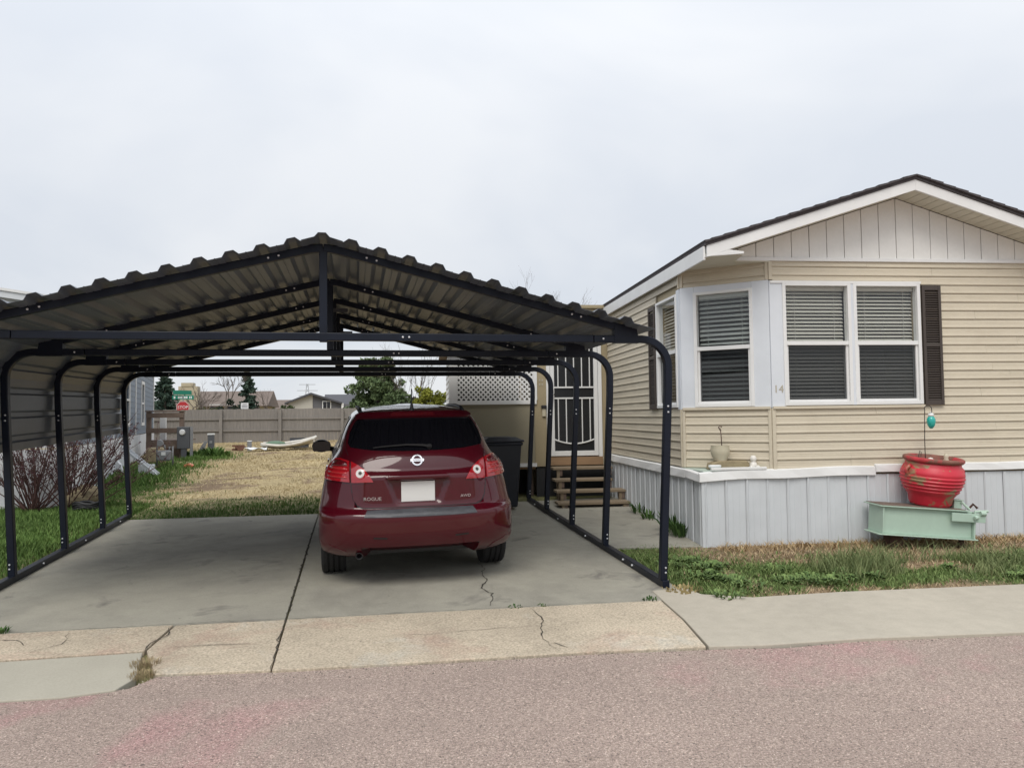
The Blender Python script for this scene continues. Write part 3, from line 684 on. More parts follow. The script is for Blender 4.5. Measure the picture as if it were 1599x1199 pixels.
for dirn in (1, -1):
    c = u0 - (z1 - z0) if dirn == 1 else u0
    while c < (u1 if dirn == 1 else u1 + (z1 - z0)):
        # strip along z = z0 + dirn*(u-c)
        if dirn == 1: ua, ub = max(u0, c), min(u1, c + (z1 - z0))
        else: ua, ub = max(u0, c - (z1 - z0)), min(u1, c)
        if ub - ua > 0.02:
            zf = (lambda u: z0 + (u - c)) if dirn == 1 else (lambda u: z0 + (c - u))
            d0 = 0.004 if dirn == 1 else 0.012
            la.add([(ua, d0, zf(ua) - bw), (ub, d0, zf(ub) - bw), (ub, d0, zf(ub) + bw), (ua, d0, zf(ua) + bw), (ua, d0 + 0.007, zf(ua) - bw), (ub, d0 + 0.007, zf(ub) - bw), (ub, d0 + 0.007, zf(ub) + bw), (ua, d0 + 0.007, zf(ua) + bw)],
                   [(0, 3, 2, 1), (4, 5, 6, 7), (0, 1, 5, 4), (1, 2, 6, 5), (2, 3, 7, 6), (3, 0, 4, 7)], Te)
        c += sp
o = eb(la, 'lattice', m_white); o['kind'] = 'stuff'
# white lap panel on the porch's left end
for k in range(9):
    m = MB(); zz = 1.62 + k * 0.09
    m.add([(PL - 0.02, -1.6, zz), (PL - 0.02, 0.0, zz), (PL - 0.008, 0.0, zz + 0.09), (PL - 0.008, -1.6, zz + 0.09), (PL, -1.6, zz), (PL, 0.0, zz), (PL, 0.0, zz + 0.09), (PL, -1.6, zz + 0.09)], [(0, 1, 2, 3), (4, 7, 6, 5), (0, 4, 5, 1), (1, 5, 6, 2), (3, 2, 6, 7), (0, 3, 7, 4)], Te)
    eb(m, 'end_board', m_white)
m = MB(); m.prism([(PL - 0.14, 2.44), (PR + 0.02, 2.50), (PR + 0.02, 2.55), (PL - 0.14, 2.50)], -1.9, 0.10, 'y', T=lambda u, d, z: Te(u, d, z)); eb(m, 'porch_roof', m_darkwood)
m = MB(); m.box(PL - 0.15, PR + 0.02, 0.10, 0.12, 2.39, 2.45, Te); eb(m, 'porch_fascia', m_white)
m = MB(); m.box(PL + 0.05, PR - 0.05, -1.58, -1.55, 1.6, 2.42, Te); m.box(PL + 0.03, PL + 0.05, -1.5, -0.1, 1.62, 2.42, Te); eb(m, 'inner_screen', m_darkveil)  # near-black sheets behind the lattice
for u in (PL + 0.1, -1.78, -1.32):
    m = MB(); m.box(u, u + 0.09, -0.3, -0.2, 0.07, 0.56, Te); eb(m, 'support_post', m_darkwood)
m = MB(); m.box(-1.15, -1.0, -0.2, -0.05, 0.08, 0.6, Te); m.box(-0.15, 0.0, -0.2, -0.05, 0.08, 0.6, Te); m.box(-1.2, 0, -0.6, -0.55, 0.08, 0.6, Te); eb(m, 'footing', m_stone)

m = MB(); m.box(-2.5, -0.03, -0.75, -0.70, 0.0, 0.58, Te); eb(m, 'porch_shade_board', m_void)  # near-black sheet added as painted shade in the void below the porch
m = MB(); m.box(-1.20, -0.02, -0.055, -0.025, 0.03, 0.59, Te); eb(m, 'step_shade_board', m_void)  # another near-black sheet, paints in the shade behind the open treads
steps = thing('wooden_steps', 'weathered four tread open wooden steps below the white security door', 'steps', mat=HM)
TS = [(3.80, 4.17, 0.60, -1.0, -0.06), (3.48, 3.78, 0.445, -1.03, -0.14), (3.16, 3.46, 0.305, -1.06, -0.02), (2.84, 3.14, 0.165, -1.10, -0.04)]
for (v0, v1, zt, ua, ub) in TS:
    for k in range(2):
        vm_ = v0 + (v1 - v0) * k / 2
        m = MB(); m.box(ua, ub, vm_ + 0.003, vm_ + (v1 - v0) / 2 - 0.003, zt - 0.036, zt); m.build('tread', m_wood, steps, world=False, bevel=0.004)
    for u in (ua + 0.06, ub - 0.10):
        m = MB(); m.box(u, u + 0.045, v0 + 0.02, v0 + 0.09, 0.07, zt - 0.037); m.build('post', m_wood, steps, world=False)
        m = MB(); m.box(u + 0.047, u + 0.085, v0 + 0.02, v1 - 0.01, zt - 0.13, zt - 0.038); m.build('bearer', m_darkwood, steps, world=False)
b = thing('bucket', 'small cream tub standing at the right end of the top step', 'tub', mat=HM @ Matrix.Translation((-0.10, 3.97, 0.601)))
m = MB(); m.lathe([(0, 0), (0.062, 0), (0.066, 0.12), (0.07, 0.122), (0.07, 0.14), (0.06, 0.14), (0.057, 0.02), (0, 0.018)], 20); m.build('body', m_cream, b, world=False, smooth=True, auto=0.6)

# ------------------------------------------------------------------ dark metal carport
XC, Y0, Y1 = -0.255, 6.22, 11.44
carport = thing('metal_carport', 'dark navy steel tube carport with ribbed grey metal roof over the driveway', 'carport', (XC, Y0, gz(XC, Y0)))
FY = [6.22, 7.77, 9.04, 10.30, 11.42]
HT = 0.031; ZT = 2.325; ZPK = 3.035
def cp(m, name, mat, **k): return m.build(name, mat, carport, **k)
def arc(cx_, cz_, r, a0, a1, n):
    return [(cx_ + r * math.cos(a0 + (a1 - a0) * i / n), cz_ + r * math.sin(a0 + (a1 - a0) * i / n)) for i in range(n + 1)]
for fi, y in enumerate(FY):
    for sx in (-1, 1):
        zb = gz(XC + sx * 2.81, y) + 0.055
        R_ = 0.235; xt = 2.885
        path = [(2.80, zb), (xt - 0.004, 1.90)] + arc(xt - R_, ZT - R_, R_, 0, PI / 2, 9) + [(2.22, ZT)]
        path = [(XC + sx * a, b) for a, b in path]
        m = MB(); m.sqsweep(path, HT, y - HT, y + HT); leg = cp(m, 'leg', m_navy, smooth=True, auto=0.5, bevel=0.006)
        for (bx, bz) in ((2.815, zb + 0.07), (2.815, zb + 0.11), (2.868, 1.70), (2.868, 1.75), (2.30, ZT + 0.0)):
            m = MB(); m.lathe([(0, -0.002), (0.009, -0.002), (0.008, 0.006), (0, 0.008)], 8, T=lambda a, b, c, bx=bx, bz=bz: (XC + sx * bx + a, y - HT - c, bz + b)); m.build('bolt', m_bolt, leg)
        # rafter, from the peak down to the bend stub
        pe = 2.60; m = MB()
        pts = [(0.0, ZPK - 0.004), (0.10, ZPK - 0.018)] + [(0.10 + (pe - 0.10) * t, ZPK - 0.018 + (2.385 - ZPK + 0.018) * t) for t in (0.25, 0.5, 0.75, 1.0)]
        m.sqsweep([(XC + sx * a, b) for a, b in pts], HT, y - HT + 0.001, y + HT - 0.001); rfo = cp(m, 'rafter', m_navy, smooth=True, auto=0.5, bevel=0.006)
        for t in (0.13, 0.16, 0.78, 0.81):
            x_ = pe * t; z_ = ZPK - 0.018 + (2.385 - ZPK + 0.018) * (x_ - 0.1) / (pe - 0.1)
            m = MB(); m.lathe([(0, -0.002), (0.009, -0.002), (0.008, 0.006), (0, 0.008)], 8, T=lambda a, b, c, x_=x_, z_=z_: (XC + sx * x_ + a, y - HT - c, z_ + b)); m.build('bolt', m_bolt, rfo)
        m = MB(); m.prism([(XC + sx * 2.40, ZT - HT - 0.004), (XC + sx * 2.62, ZT - HT - 0.004), (XC + sx * 2.60, 2.40), (XC + sx * 2.40, 2.44)], y - HT - 0.004, y + HT + 0.004, 'y'); cp(m, 'gusset', m_navy)
    m = MB(); m.box(XC - 2.215, XC + 2.215, y - HT + 0.001, y + HT - 0.001, ZT - HT, ZT + HT); tie = cp(m, 'tie_beam', m_navy, bevel=0.006)
    for x_ in (0.62, 0.67):
        m = MB(); m.lathe([(0, -0.002), (0.009, -0.002), (0.008, 0.006), (0, 0.008)], 8, T=lambda a, b, c, x_=x_: (XC + x_ + a, y - HT - c, ZT + b)); m.build('bolt', m_bolt, tie)
    kx = XC + (0.0, 0.0, 0.0, 0.012, 0.038)[fi]
    m = MB(); m.box(kx - HT, kx + HT, y - HT + 0.002, y + HT - 0.002, ZT + HT if fi else ZT - HT - 0.01, ZPK - HT); cp(m, 'king_post', m_navy, bevel=0.005)
    if fi in (2, 4):
        m = MB(); m.box(kx - 0.16, kx + 0.16, y - HT - 0.006, y - HT, 2.90, 2.945); cp(m, 'peak_plate', m_greyplastic)
for sx in (-1, 1):
    m = MB(); x = XC + sx * 2.81; n = 6; vs = []; fs = []
    for i in range(n + 1):
        y = FY[0] - 0.05 + (FY[-1] + 0.1 - FY[0]) * i / n; z = gz(x, y) + 0.001
        vs += [(x - HT, y, z), (x + HT, y, z), (x + HT, y, z + 0.062), (x - HT, y, z + 0.062)]
    for i in range(n):
        for k in range(4): fs.append((i * 4 + k, i * 4 + (k + 1) % 4, i * 4 + 4 + (k + 1) % 4, i * 4 + 4 + k))
    fs += [(0, 1, 2, 3), (4 * n + 3, 4 * n + 2, 4 * n + 1, 4 * n)]
    m.add(vs, fs); rail = cp(m, 'base_rail', m_navy, bevel=0.005)
    for yy in (6.9, 7.15, 8.4, 9.6, 10.9):
        m = MB(); m.lathe([(0, 0), (0.011, 0), (0.009, 0.012), (0, 0.014)], 8, T=lambda a, b, c: (x - sx * (HT + c), yy + a, gz(x, yy) + 0.035 + b)); m.build('bolt', m_bolt, rail)
# roof sheets, ribs run the length of the carport
RY0, RY1 = 5.98, 11.78
SL = math.atan2(ZPK - 2.385 - 0.018, 2.5)
def sheet(name, s0, s1, side, lift=0.0):
    """s measured down the slope from the ridge"""
    pitch_ = 0.2286; pr = []
    s = s0
    pr = [(s0, 0.0)]
    k = math.ceil((s0 - 0.11) / pitch_)
    while True:
        c = k * pitch_
        if c + 0.0625 > s1: break
        if c - 0.0625 > s0: pr += [(c - 0.0625, 0.0), (c - 0.03, 0.036), (c + 0.03, 0.036), (c + 0.0625, 0.0), (c + 0.108, 0.0), (c + 0.114, 0.004), (c + 0.120, 0.0)]
        k += 1
    pr = [p for p in pr if p[0] <= s1]; pr.append((s1, 0.0))
    z0 = ZPK + 0.033 + lift; ca, sa = math.cos(SL), math.sin(SL)
    vs = []; fs = []; ys_ = [RY0, 8.0, 10.0, RY1]
    for y in ys_:
        dy = random.uniform(-0.004, 0.004) if y in (RY0, RY1) else 0
        vs += [(XC + side * (a * ca + h * sa), y + dy, z0 - a * sa + h * ca) for a, h in pr]
    n = len(pr)
    for j in range(len(ys_) - 1):
        for i in range(n - 1): fs.append((j * n + i, j * n + i + 1, (j + 1) * n + i + 1, (j + 1) * n + i))
    m = MB(); m.add(vs, fs); o = cp(m, name, m_roofmetal)
    so = o.modifiers.new('solidify', 'SOLIDIFY'); so.thickness = 0.0025; so.offset = 0
    return o
for side in (-1, 1):
    sheet('roof_sheet', 0.115, 1.03, side, 0.004); sheet('roof_sheet', 1.0, 1.945, side, 0.001); sheet('roof_sheet', 1.915, 2.77, side, -0.002)
m = MB(); ca, sa = math.cos(SL), math.sin(SL); pr = []
for side in (-1, 1):
    q_ = [(0.16, 0.008), (0.06, 0.012), (0.03, 0.038)]
    if side == 1: q_ = q_[::-1]
    pr += [(XC + side * (a * ca), ZPK + 0.034 - a * sa + h) for a, h in q_]
vs = [(x, y, z) for y in (RY0 - 0.005, RY1) for x, z in pr]; n = len(pr)
m.add(vs, [(i, i + 1, i + 1 + n, i + n) for i in range(n - 1)]); o = cp(m, 'ridge_cap', m_roofmetal); so = o.modifiers.new('solidify', 'SOLIDIFY'); so.thickness = 0.003
# side sheet on the left, ribs horizontal, bent over with the frame at the top
def side_sheet(za, zb_, xo, curve):
    prof = []; z = za
    while z < zb_ - 0.02:
        prof += [(0.0, z), (0.0, z + 0.075), (0.018, z + 0.095), (0.018, z + 0.135), (0.0, z + 0.155)]; z += 0.2286
    prof.append((0.0, zb_))
    ys_ = [FY[0] - 0.1, 7.0, FY[1], 8.4, FY[2], 9.7, FY[3], 10.9, FY[4] + 0.06]; vs = []; fs = []; n = len(prof)
    for y in ys_:
        for d, z in prof:
            zz = z + 0.030 * (y - 7.77) * (1 - (z - za) / (zb_ - za) * 0.85)
            cv = 0.10 * max(0, (zz - 2.02)) ** 2 * 16
            vs.append((XC - 2.925 - d + cv - 0.005, y, zz))
    for j in range(len(ys_) - 1):
        for i in range(n - 1): fs.append((j * n + i, j * n + i + 1, (j + 1) * n + i + 1, (j + 1) * n + i))
    m = MB(); m.add(vs, fs); o = cp(m, 'side_sheet', m_roofmetal); so = o.modifiers.new('solidify', 'SOLIDIFY'); so.thickness = 0.0025; so.offset = 0
side_sheet(1.405, 2.34, 0, True)

# ------------------------------------------------------------------ the maroon car
def interp(tab):
    xs_ = [a for a, b in tab]; ys_ = [b for a, b in tab]
    def f(t):
        # monotone smooth interpolation (Catmull-Rom with clamped tangents)
        if t <= xs_[0]: return ys_[0]
        if t >= xs_[-1]: return ys_[-1]
        i = 0
        while xs_[i + 1] < t: i += 1
        h = xs_[i + 1] - xs_[i]; u = (t - xs_[i]) / h
        d = (ys_[i + 1] - ys_[i]) / h
        dl = (ys_[i] - ys_[i - 1]) / (xs_[i] - xs_[i - 1]) if i > 0 else d
        dr = (ys_[i + 2] - ys_[i + 1]) / (xs_[i + 2] - xs_[i + 1]) if i + 2 < len(xs_) else d
        ml = 0 if dl * d <= 0 else 2 * dl * d / (dl + d); mr = 0 if dr * d <= 0 else 2 * dr * d / (dr + d)
        return ys_[i] * (1 + 2 * u) * (1 - u) ** 2 + h * ml * u * (1 - u) ** 2 + ys_[i + 1] * u * u * (3 - 2 * u) + h * mr * u * u * (u - 1)
    return f
cw = interp([(0.27, 0.845), (0.34, 0.895), (0.45, 0.905), (0.65, 0.902), (0.80, 0.880), (0.93, 0.852), (1.03, 0.822), (1.11, 0.780), (1.20, 0.718), (1.35, 0.668), (1.48, 0.600), (1.535, 0.545), (1.575, 0.45), (1.60, 0.28), (1.612, 0.05)])
cyr = interp([(0.27, 0.20), (0.33, 0.10), (0.40, 0.05), (0.52, 0.012), (0.64, 0.0), (0.675, 0.012), (0.71, 0.080), (0.735, 0.092), (0.85, 0.112), (0.97, 0.132), (1.04, 0.148), (1.10, 0.172), (1.17, 0.212), (1.25, 0.285), (1.38, 0.42), (1.48, 0.515), (1.535, 0.60), (1.575, 0.85), (1.60, 1.25), (1.612, 1.7)])
cyf = interp([(0.27, 4.40), (0.34, 4.56), (0.55, 4.62), (0.72, 4.58), (0.83, 4.42), (0.90, 4.15), (0.97, 3.80), (1.03, 3.52), (1.11, 3.30), (1.20, 3.10), (1.35, 2.82), (1.48, 2.55), (1.535, 2.42), (1.575, 2.25), (1.60, 2.05), (1.612, 1.9)])
CPW = 3.0
cD = interp([(0.27, 0.55), (1.0, 0.62), (1.25, 0.55), (1.5, 0.45), (1.612, 0.15)])
cDf = interp([(0.27, 0.7), (0.9, 0.8), (1.2, 0.5), (1.5, 0.4), (1.612, 0.15)])
def y_rear(x, z):
    r = min(abs(x) / cw(z), 0.9995)
    return cyr(z) + cD(z) * (1 - (1 - r ** CPW) ** (1 / CPW))
def x_side(y, z):
    w = cw(z); a = (y - cyr(z)) / cD(z)
    if a < 1:
        a = max(a, 0.0); return w * (1 - (1 - a) ** CPW) ** (1 / CPW)
    a = (cyf(z) - y) / cDf(z)
    if a < 1:
        a = max(a, 0.0); return w * (1 - (1 - a) ** CPW) ** (1 / CPW)
    return w
CS = 0.965; CX, CY = 0.545, 6.615
car_m = Matrix.Translation((CX, CY, gz(CX, CY))) @ Matrix.Rotation(math.radians(0.8), 4, 'Z') @ Matrix.Rotation(math.atan(0.0328), 4, 'X') @ Matrix.Rotation(math.radians(-0.6), 4, 'Y') @ Matrix.Scale(CS, 4)
car = thing('parked_car', 'dark red compact crossover parked under the carport seen from behind', 'car', mat=car_m)
def cb(m, name, mat, parent=car, **k): return m.build(name, mat, parent, world=False, **k)
zs_ = sorted(set([0.27 + (1.612 - 0.27) * i / 62 for i in range(63)] + [0.655, 0.665, 0.675, 0.69, 0.70, 0.71, 0.725]))
NR = 17
def contour(z):
    w, yr, yf, D, Df = cw(z), cyr(z), cyf(z), cD(z), cDf(z)
    pts = []
    for i in range(NR + 1):
        t = PI / 2 * i / NR; sx_, cx_ = math.sin(t) ** (2 / CPW), math.cos(t) ** (2 / CPW); pts.append((w * sx_, yr + D * (1 - cx_)))
    ya, yb_ = yr + D, yf - Df
    for i in range(1, 16): pts.append((w, ya + (yb_ - ya) * i / 16))
    for i in range(NR, -1, -1):
        t = PI / 2 * i / NR; sx_, cx_ = math.sin(t) ** (2 / CPW), math.cos(t) ** (2 / CPW); pts.append((w * sx_, yf - Df * (1 - cx_)))
    full = pts + [(-x, y) for x, y in reversed(pts[1:-1])]
    return full
m = MB(); rings = [contour(z) for z in zs_]; n = len(rings[0])
m.v = [(x, y, z) for z, r in zip(zs_, rings) for x, y in r]
for j in range(len(zs_) - 1):
    for i in range(n): m.f.append((j * n + i, j * n + (i + 1) % n, (j + 1) * n + (i + 1) % n, (j + 1) * n + i))
m.f += [tuple(reversed(range(n))), tuple(range((len(zs_) - 1) * n, len(zs_) * n))]
m.v = [(x, y + (0.28 if (y < 0.45 and abs(x) < 0.47 and z < 0.365) else 0.0) + (0.07 if (y < 1.0 and abs(x) < 0.555 and 0.745 < z < 1.45) else 0.0), z) for x, y, z in m.v]   # the shell sits back behind the tailgate
body = cb(m, 'body', m_carpaint)
# wheel arches cut through the sides
WY = (0.955, 3.645); WZ = 0.345
cut = MB()
for wy in WY:
    for s_ in (-1, 1):
        pts = [(wy + 0.395 * math.cos(2 * PI * k / 40), WZ + 0.395 * math.sin(2 * PI * k / 40)) for k in range(40)]
        cut.prism(pts, s_ * 0.60, s_ * 1.1, 'x')
co = cb(cut, 'cutter', m_void)
bpy.context.view_layer.update()
bo = body.modifiers.new('arch', 'BOOLEAN'); bo.operation = 'DIFFERENCE'; bo.object = co; bo.solver = 'EXACT'
dg = bpy.context.evaluated_depsgraph_get(); me = bpy.data.meshes.new_from_object(body.evaluated_get(dg))
body.modifiers.clear(); body.data = me; bpy.data.objects.remove(co)
me.materials.clear(); me.materials.append(m_carpaint); shade(body, 0.7)

def patch(poly, fn, step=0.04):
    """points of a filled outline on a surface; fn(a, b, depth) -> xyz.  returns MB with outer skin and returned rim"""
    P_ = []
    n = len(poly)
    for i in range(n):
        (a0, b0), (a1, b1) = poly[i], poly[(i + 1) % n]; k = max(1, int(math.hypot(a1 - a0, b1 - b0) / step))
        P_ += [(a0 + (a1 - a0) * j / k, b0 + (b1 - b0) * j / k) for j in range(k)]
    nb = len(P_)
    amin, amax = min(p[0] for p in P_), max(p[0] for p in P_); bmin, bmax = min(p[1] for p in P_), max(p[1] for p in P_)
    pts = [Vector(p) for p in P_]
    def inside(x, y):
        c = False; j = nb - 1
        for i in range(nb):
            xi, yi = P_[i]; xj, yj = P_[j]
            if (yi > y) != (yj > y) and x < (xj - xi) * (y - yi) / (yj - yi + 1e-12) + xi: c = not c
            j = i
        return c
    a = amin + step / 2
    while a < amax:
        b = bmin + step / 2
        while b < bmax:
            if inside(a, b) and min((Vector((a, b)) - Vector(p)).length for p in P_) > step * 0.45: pts.append(Vector((a, b)))
            b += step
        a += step
    r = delaunay_2d_cdt(pts, [(i, (i + 1) % nb) for i in range(nb)], [], 1, 1e-6)
    V2, F2 = r[0], r[2]
    edges = {}
    for f in F2:
        for i in range(len(f)):
            e = (f[i], f[(i + 1) % len(f)])
            if (e[1], e[0]) in edges: del edges[(e[1], e[0])]
            else: edges[e] = 1
    m = MB(); nv = len(V2)
    m.v = [fn(p.x, p.y, True) for p in V2] + [fn(p.x, p.y, False) for p in V2]
    m.f = [tuple(f) for f in F2] + [(e[0], e[1], e[1] + nv, e[0] + nv) for e in edges]
    return m
def rear(off, base=-0.02, bump=None):
    def fn(a, b, outer):
        y = y_rear(a, b); d = off if outer else base
        # push along the surface normal
        e = 0.004
        nx = -(y_rear(a + e, b) - y_rear(a - e, b)) / (2 * e); nz = -(y_rear(a, b + e) - y_rear(a, b - e)) / (2 * e)
        v = Vector((-nx, -1.0, -nz)); v = Vector((-(-nx), -1, -(-nz))) if False else Vector((nx * -1, -1, nz * -1))
        v = Vector(((y_rear(a + e, b) - y_rear(a - e, b)) / (2 * e), -1.0, (y_rear(a, b + e) - y_rear(a, b - e)) / (2 * e))).normalized()
        if outer and bump: d += bump(a, b)
        return (a + v.x * d, y + v.y * d, b + v.z * d)
    return fn
def side(off, s_, base=-0.02):
    def fn(a, b, outer):
        d = off if outer else base
        return (s_ * (x_side(a, b) + d), a, b + d * 0.25)
    return fn
def ss(a, b, x): t = max(0, min(1, (x - a) / (b - a))); return t * t * (3 - 2 * t)
def recess(x, z):
    # number plate pocket: trapezoid wider at the top, and the soft crease above it
    xx = abs(x + 0.02); half = 0.205 + (z - 0.765) * 0.40
    d = -0.030 * (1 - ss(half - 0.03, half + 0.012, xx)) * ss(0.74, 0.775, z) * (1 - ss(0.955, 0.965, z))
    if z > 0.735: d += (cyr(min(z, 0.97)) - cyr(0.735)) * (1 - ss(0.975, 1.045, z)) * (1 - ss(0.42, 0.60, abs(x))) - 0.004 * (1 - ss(0.985, 1.01, z)) * (1 - ss(0.42, 0.58, abs(x)))
    return d
def rear_t(off, base=-0.02):
    return rear(off, base, recess)
tg = [(-0.50, 0.722), (0.50, 0.722), (0.555, 0.745), (0.585, 0.80), (0.60, 0.90), (0.60, 1.10), (0.625, 1.18), (0.645, 1.24), (0.64, 1.33), (0.60, 1.43), (0.555, 1.49), (0.40, 1.505), (-0.40, 1.505), (-0.555, 1.49), (-0.60, 1.43), (-0.64, 1.33), (-0.645, 1.24), (-0.625, 1.18), (-0.60, 1.10), (-0.60, 0.90), (-0.585, 0.80), (-0.555, 0.745)]
big = [(x * 1.014, 1.1 + (z - 1.1) * 1.017) for x, z in tg]
cb(patch(big, rear(0.002, -0.02, lambda a, b: -0.075 if (abs(a) < 0.57 and 0.75 < b < 1.47) else 0.0), 0.05), 'tailgate_seam', m_blackplastic, smooth=True, auto=0.6)
tail = cb(patch(tg, rear(0.006, -0.01, recess), 0.022), 'tailgate', m_carpaint, smooth=True, auto=0.9)
gl = [(-0.60, 1.235), (-0.42, 1.213), (-0.2, 1.203), (0, 1.20), (0.2, 1.203), (0.42, 1.213), (0.60, 1.235), (0.622, 1.27), (0.605, 1.36), (0.555, 1.455), (0.525, 1.485), (0, 1.495), (-0.525, 1.485), (-0.555, 1.455), (-0.605, 1.36), (-0.622, 1.27)]
cb(patch(gl, rear(0.010, 0.0), 0.04), 'rear_window', m_carglass, smooth=True, auto=0.8)
sp_ = [(-0.535, 1.482), (-0.30, 1.488), (0, 1.490), (0.30, 1.488), (0.535, 1.482), (0.54, 1.502), (0.50, 1.522), (0, 1.532), (-0.50, 1.522), (-0.54, 1.502)]
spo = cb(patch(sp_, rear(0.034, -0.02), 0.03), 'spoiler', m_carpaint, smooth=True, auto=0.8)
cb(patch([(-0.235, 1.494), (0.185, 1.494), (0.165, 1.517), (-0.215, 1.517)], rear(0.038, 0.01), 0.03), 'brake_light', m_darkred, spo, smooth=True, auto=0.8)
# lower glass band and wiper
wp = MB(); pts = [(0.10, 1.225), (0.04, 1.236), (-0.10, 1.243), (-0.30, 1.232), (-0.40, 1.222)]
wp.tube([Vector(rear(0.028)(a, b, True)) for a, b in pts], [0.016, 0.012, 0.009, 0.007, 0.005], 6); wp.tube([Vector(rear(0.0)(0.10, 1.225, True)), Vector(rear(0.038)(0.10, 1.225, True))], 0.022, 8)
cb(wp, 'rear_wiper', m_blackplastic)
# tail lights: inner piece on the tailgate, outer piece round the corner
for s_ in (-1, 1):
    mir = lambda pts: [(s_ * a, b) for a, b in (pts if s_ == 1 else pts[::-1])]
    outer = mir([(0.612, 0.943), (0.825, 0.955), (0.815, 1.01), (0.785, 1.075), (0.735, 1.135), (0.69, 1.142), (0.612, 1.122)])
    inner = mir([(0.405, 0.940), (0.596, 0.938), (0.596, 1.118), (0.53, 1.085), (0.47, 1.035), (0.425, 0.98)])
    LO = cb(patch(outer, rear(0.020, -0.02, lambda a, b: 0.006 * math.cos((b - 1.02) * 25)), 0.025), 'tail_light', m_red, smooth=True, auto=0.8)
    for zz in (0.975, 1.01, 1.045):
        cb(patch(mir([(0.63, zz), (0.80 - (zz - 0.97) * 0.3, zz + 0.006), (0.79 - (zz - 0.97) * 0.3, zz + 0.020), (0.63, zz + 0.016)]), rear(0.028, 0.01), 0.03), 'reflector_band', m_redlight, LO, smooth=True)
    cb(patch(mir([(0.63, 1.075), (0.765, 1.07), (0.73, 1.118), (0.69, 1.125), (0.63, 1.108)]), rear(0.026, 0.01), 0.03), 'dark_lens', m_darkred, LO, smooth=True)
    LI = cb(patch(inner, rear_t(0.018, -0.03), 0.025), 'tail_light', m_red, smooth=True, auto=0.8)
    circ = lambda cx_, cz_, r: [(cx_ + r * math.cos(2 * PI * k / 22), cz_ + r * math.sin(2 * PI * k / 22)) for k in range(22)]
    cb(patch(circ(s_ * 0.515, 1.015, 0.047), rear_t(0.022, 0.0), 0.02), 'lamp_ring', m_redlight, LI, smooth=True, auto=0.8)
    cb(patch(circ(s_ * 0.515, 1.015, 0.037), rear_t(0.027, 0.0), 0.02), 'reversing_lamp', m_clear, LI, smooth=True, auto=0.8)
    cb(patch(circ(s_ * 0.515, 1.018, 0.015), rear_t(0.029, 0.0), 0.01), 'bulb', m_exh, LI, smooth=True, auto=0.8)
# bumper step pad, seam lines, plate, handle bar
cb(patch([(-0.50, 0.652), (-0.25, 0.648), (0, 0.647), (0.25, 0.648), (0.50, 0.652), (0.47, 0.703), (0, 0.708), (-0.47, 0.703)], rear(0.005), 0.02), 'step_pad', m_greyplastic, smooth=True, auto=0.8)
for s_ in (-1, 1):
    pts = [(0.60, 0.935), (0.604, 0.935), (0.592, 0.80), (0.560, 0.735), (0.555, 0.737), (0.586, 0.80)]
    sp2 = [(0.30, 0.455), (0.42, 0.462), (0.42, 0.474), (0.30, 0.467)]
    cb(patch([(s_ * a, b) for a, b in (sp2 if s_ == 1 else sp2[::-1])], rear(0.003), 0.04), 'bumper_slot', m_blackplastic)
    sp3 = [(0.62, 0.30), (0.86, 0.32), (0.875, 0.42), (0.80, 0.40), (0.66, 0.345)]
    cb(patch([(s_ * a, b) for a, b in (sp3 if s_ == 1 else sp3[::-1])], rear(0.004), 0.04), 'bumper_flap', m_carpaint, smooth=True, auto=0.8)
pl = MB(); yp = y_rear(0, 0.85) + 0.004
pl.box(-0.170, 0.130, yp - 0.012, yp, 0.765, 0.945); cb(pl, 'number_plate', m_plate, bevel=0.004)
bar = patch([(-0.285, 0.962), (-0.26, 0.951), (0, 0.947), (0.225, 0.951), (0.25, 0.962), (0.245, 0.99), (0.20, 1.000), (-0.02, 1.004), (-0.24, 1.000), (-0.28, 0.99)], rear(0.042, 0.0, lambda a, b: 0.048 * max(0, 1 - ((b - 0.975) / 0.032) ** 2) ** 0.5), 0.010)
cb(bar, 'handle_bar', m_carpaint, smooth=True, auto=0.9)
# badges
def on_rear(cx_, cz_, d0=0.008):
    return lambda x, y, d: rear_t(d0 + d)(cx_ + x, cz_ + y, True)
m = MB(); T_ = on_rear(-0.02, 1.118, 0.016)
for k in range(32):
    q0, q1 = 2 * PI * k / 32, 2 * PI * (k + 1) / 32; r0, r1 = 0.034, 0.046
    m.add([T_(r0 * math.cos(q0) * 1.08, r0 * math.sin(q0), 0.004), T_(r1 * math.cos(q0) * 1.08, r1 * math.sin(q0), 0.004), T_(r1 * math.cos(q1) * 1.08, r1 * math.sin(q1), 0.004), T_(r0 * math.cos(q1) * 1.08, r0 * math.sin(q1), 0.004),
           T_(r0 * math.cos(q0) * 1.08, r0 * math.sin(q0), -0.01), T_(r1 * math.cos(q0) * 1.08, r1 * math.sin(q0), -0.01), T_(r1 * math.cos(q1) * 1.08, r1 * math.sin(q1), -0.01), T_(r0 * math.cos(q1) * 1.08, r0 * math.sin(q1), -0.01)],
          [(0, 1, 2, 3), (1, 5, 6, 2), (0, 3, 7, 4)])
m.add([T_(-0.058, -0.0115, 0.006), T_(0.058, -0.0115, 0.006), T_(0.061, 0, 0.006), T_(0.058, 0.0115, 0.006), T_(-0.058, 0.0115, 0.006), T_(-0.061, 0, 0.006), T_(-0.058, -0.0115, -0.01), T_(0.058, -0.0115, -0.01), T_(0.061, 0, -0.01), T_(0.058, 0.0115, -0.01), T_(-0.058, 0.0115, -0.01), T_(-0.061, 0, -0.01)],
      [(0, 1, 2, 3, 4, 5)] + [(i, (i + 1) % 6, (i + 1) % 6 + 6, i + 6) for i in range(6)])
em = cb(m, 'emblem', m_chrome, tail)
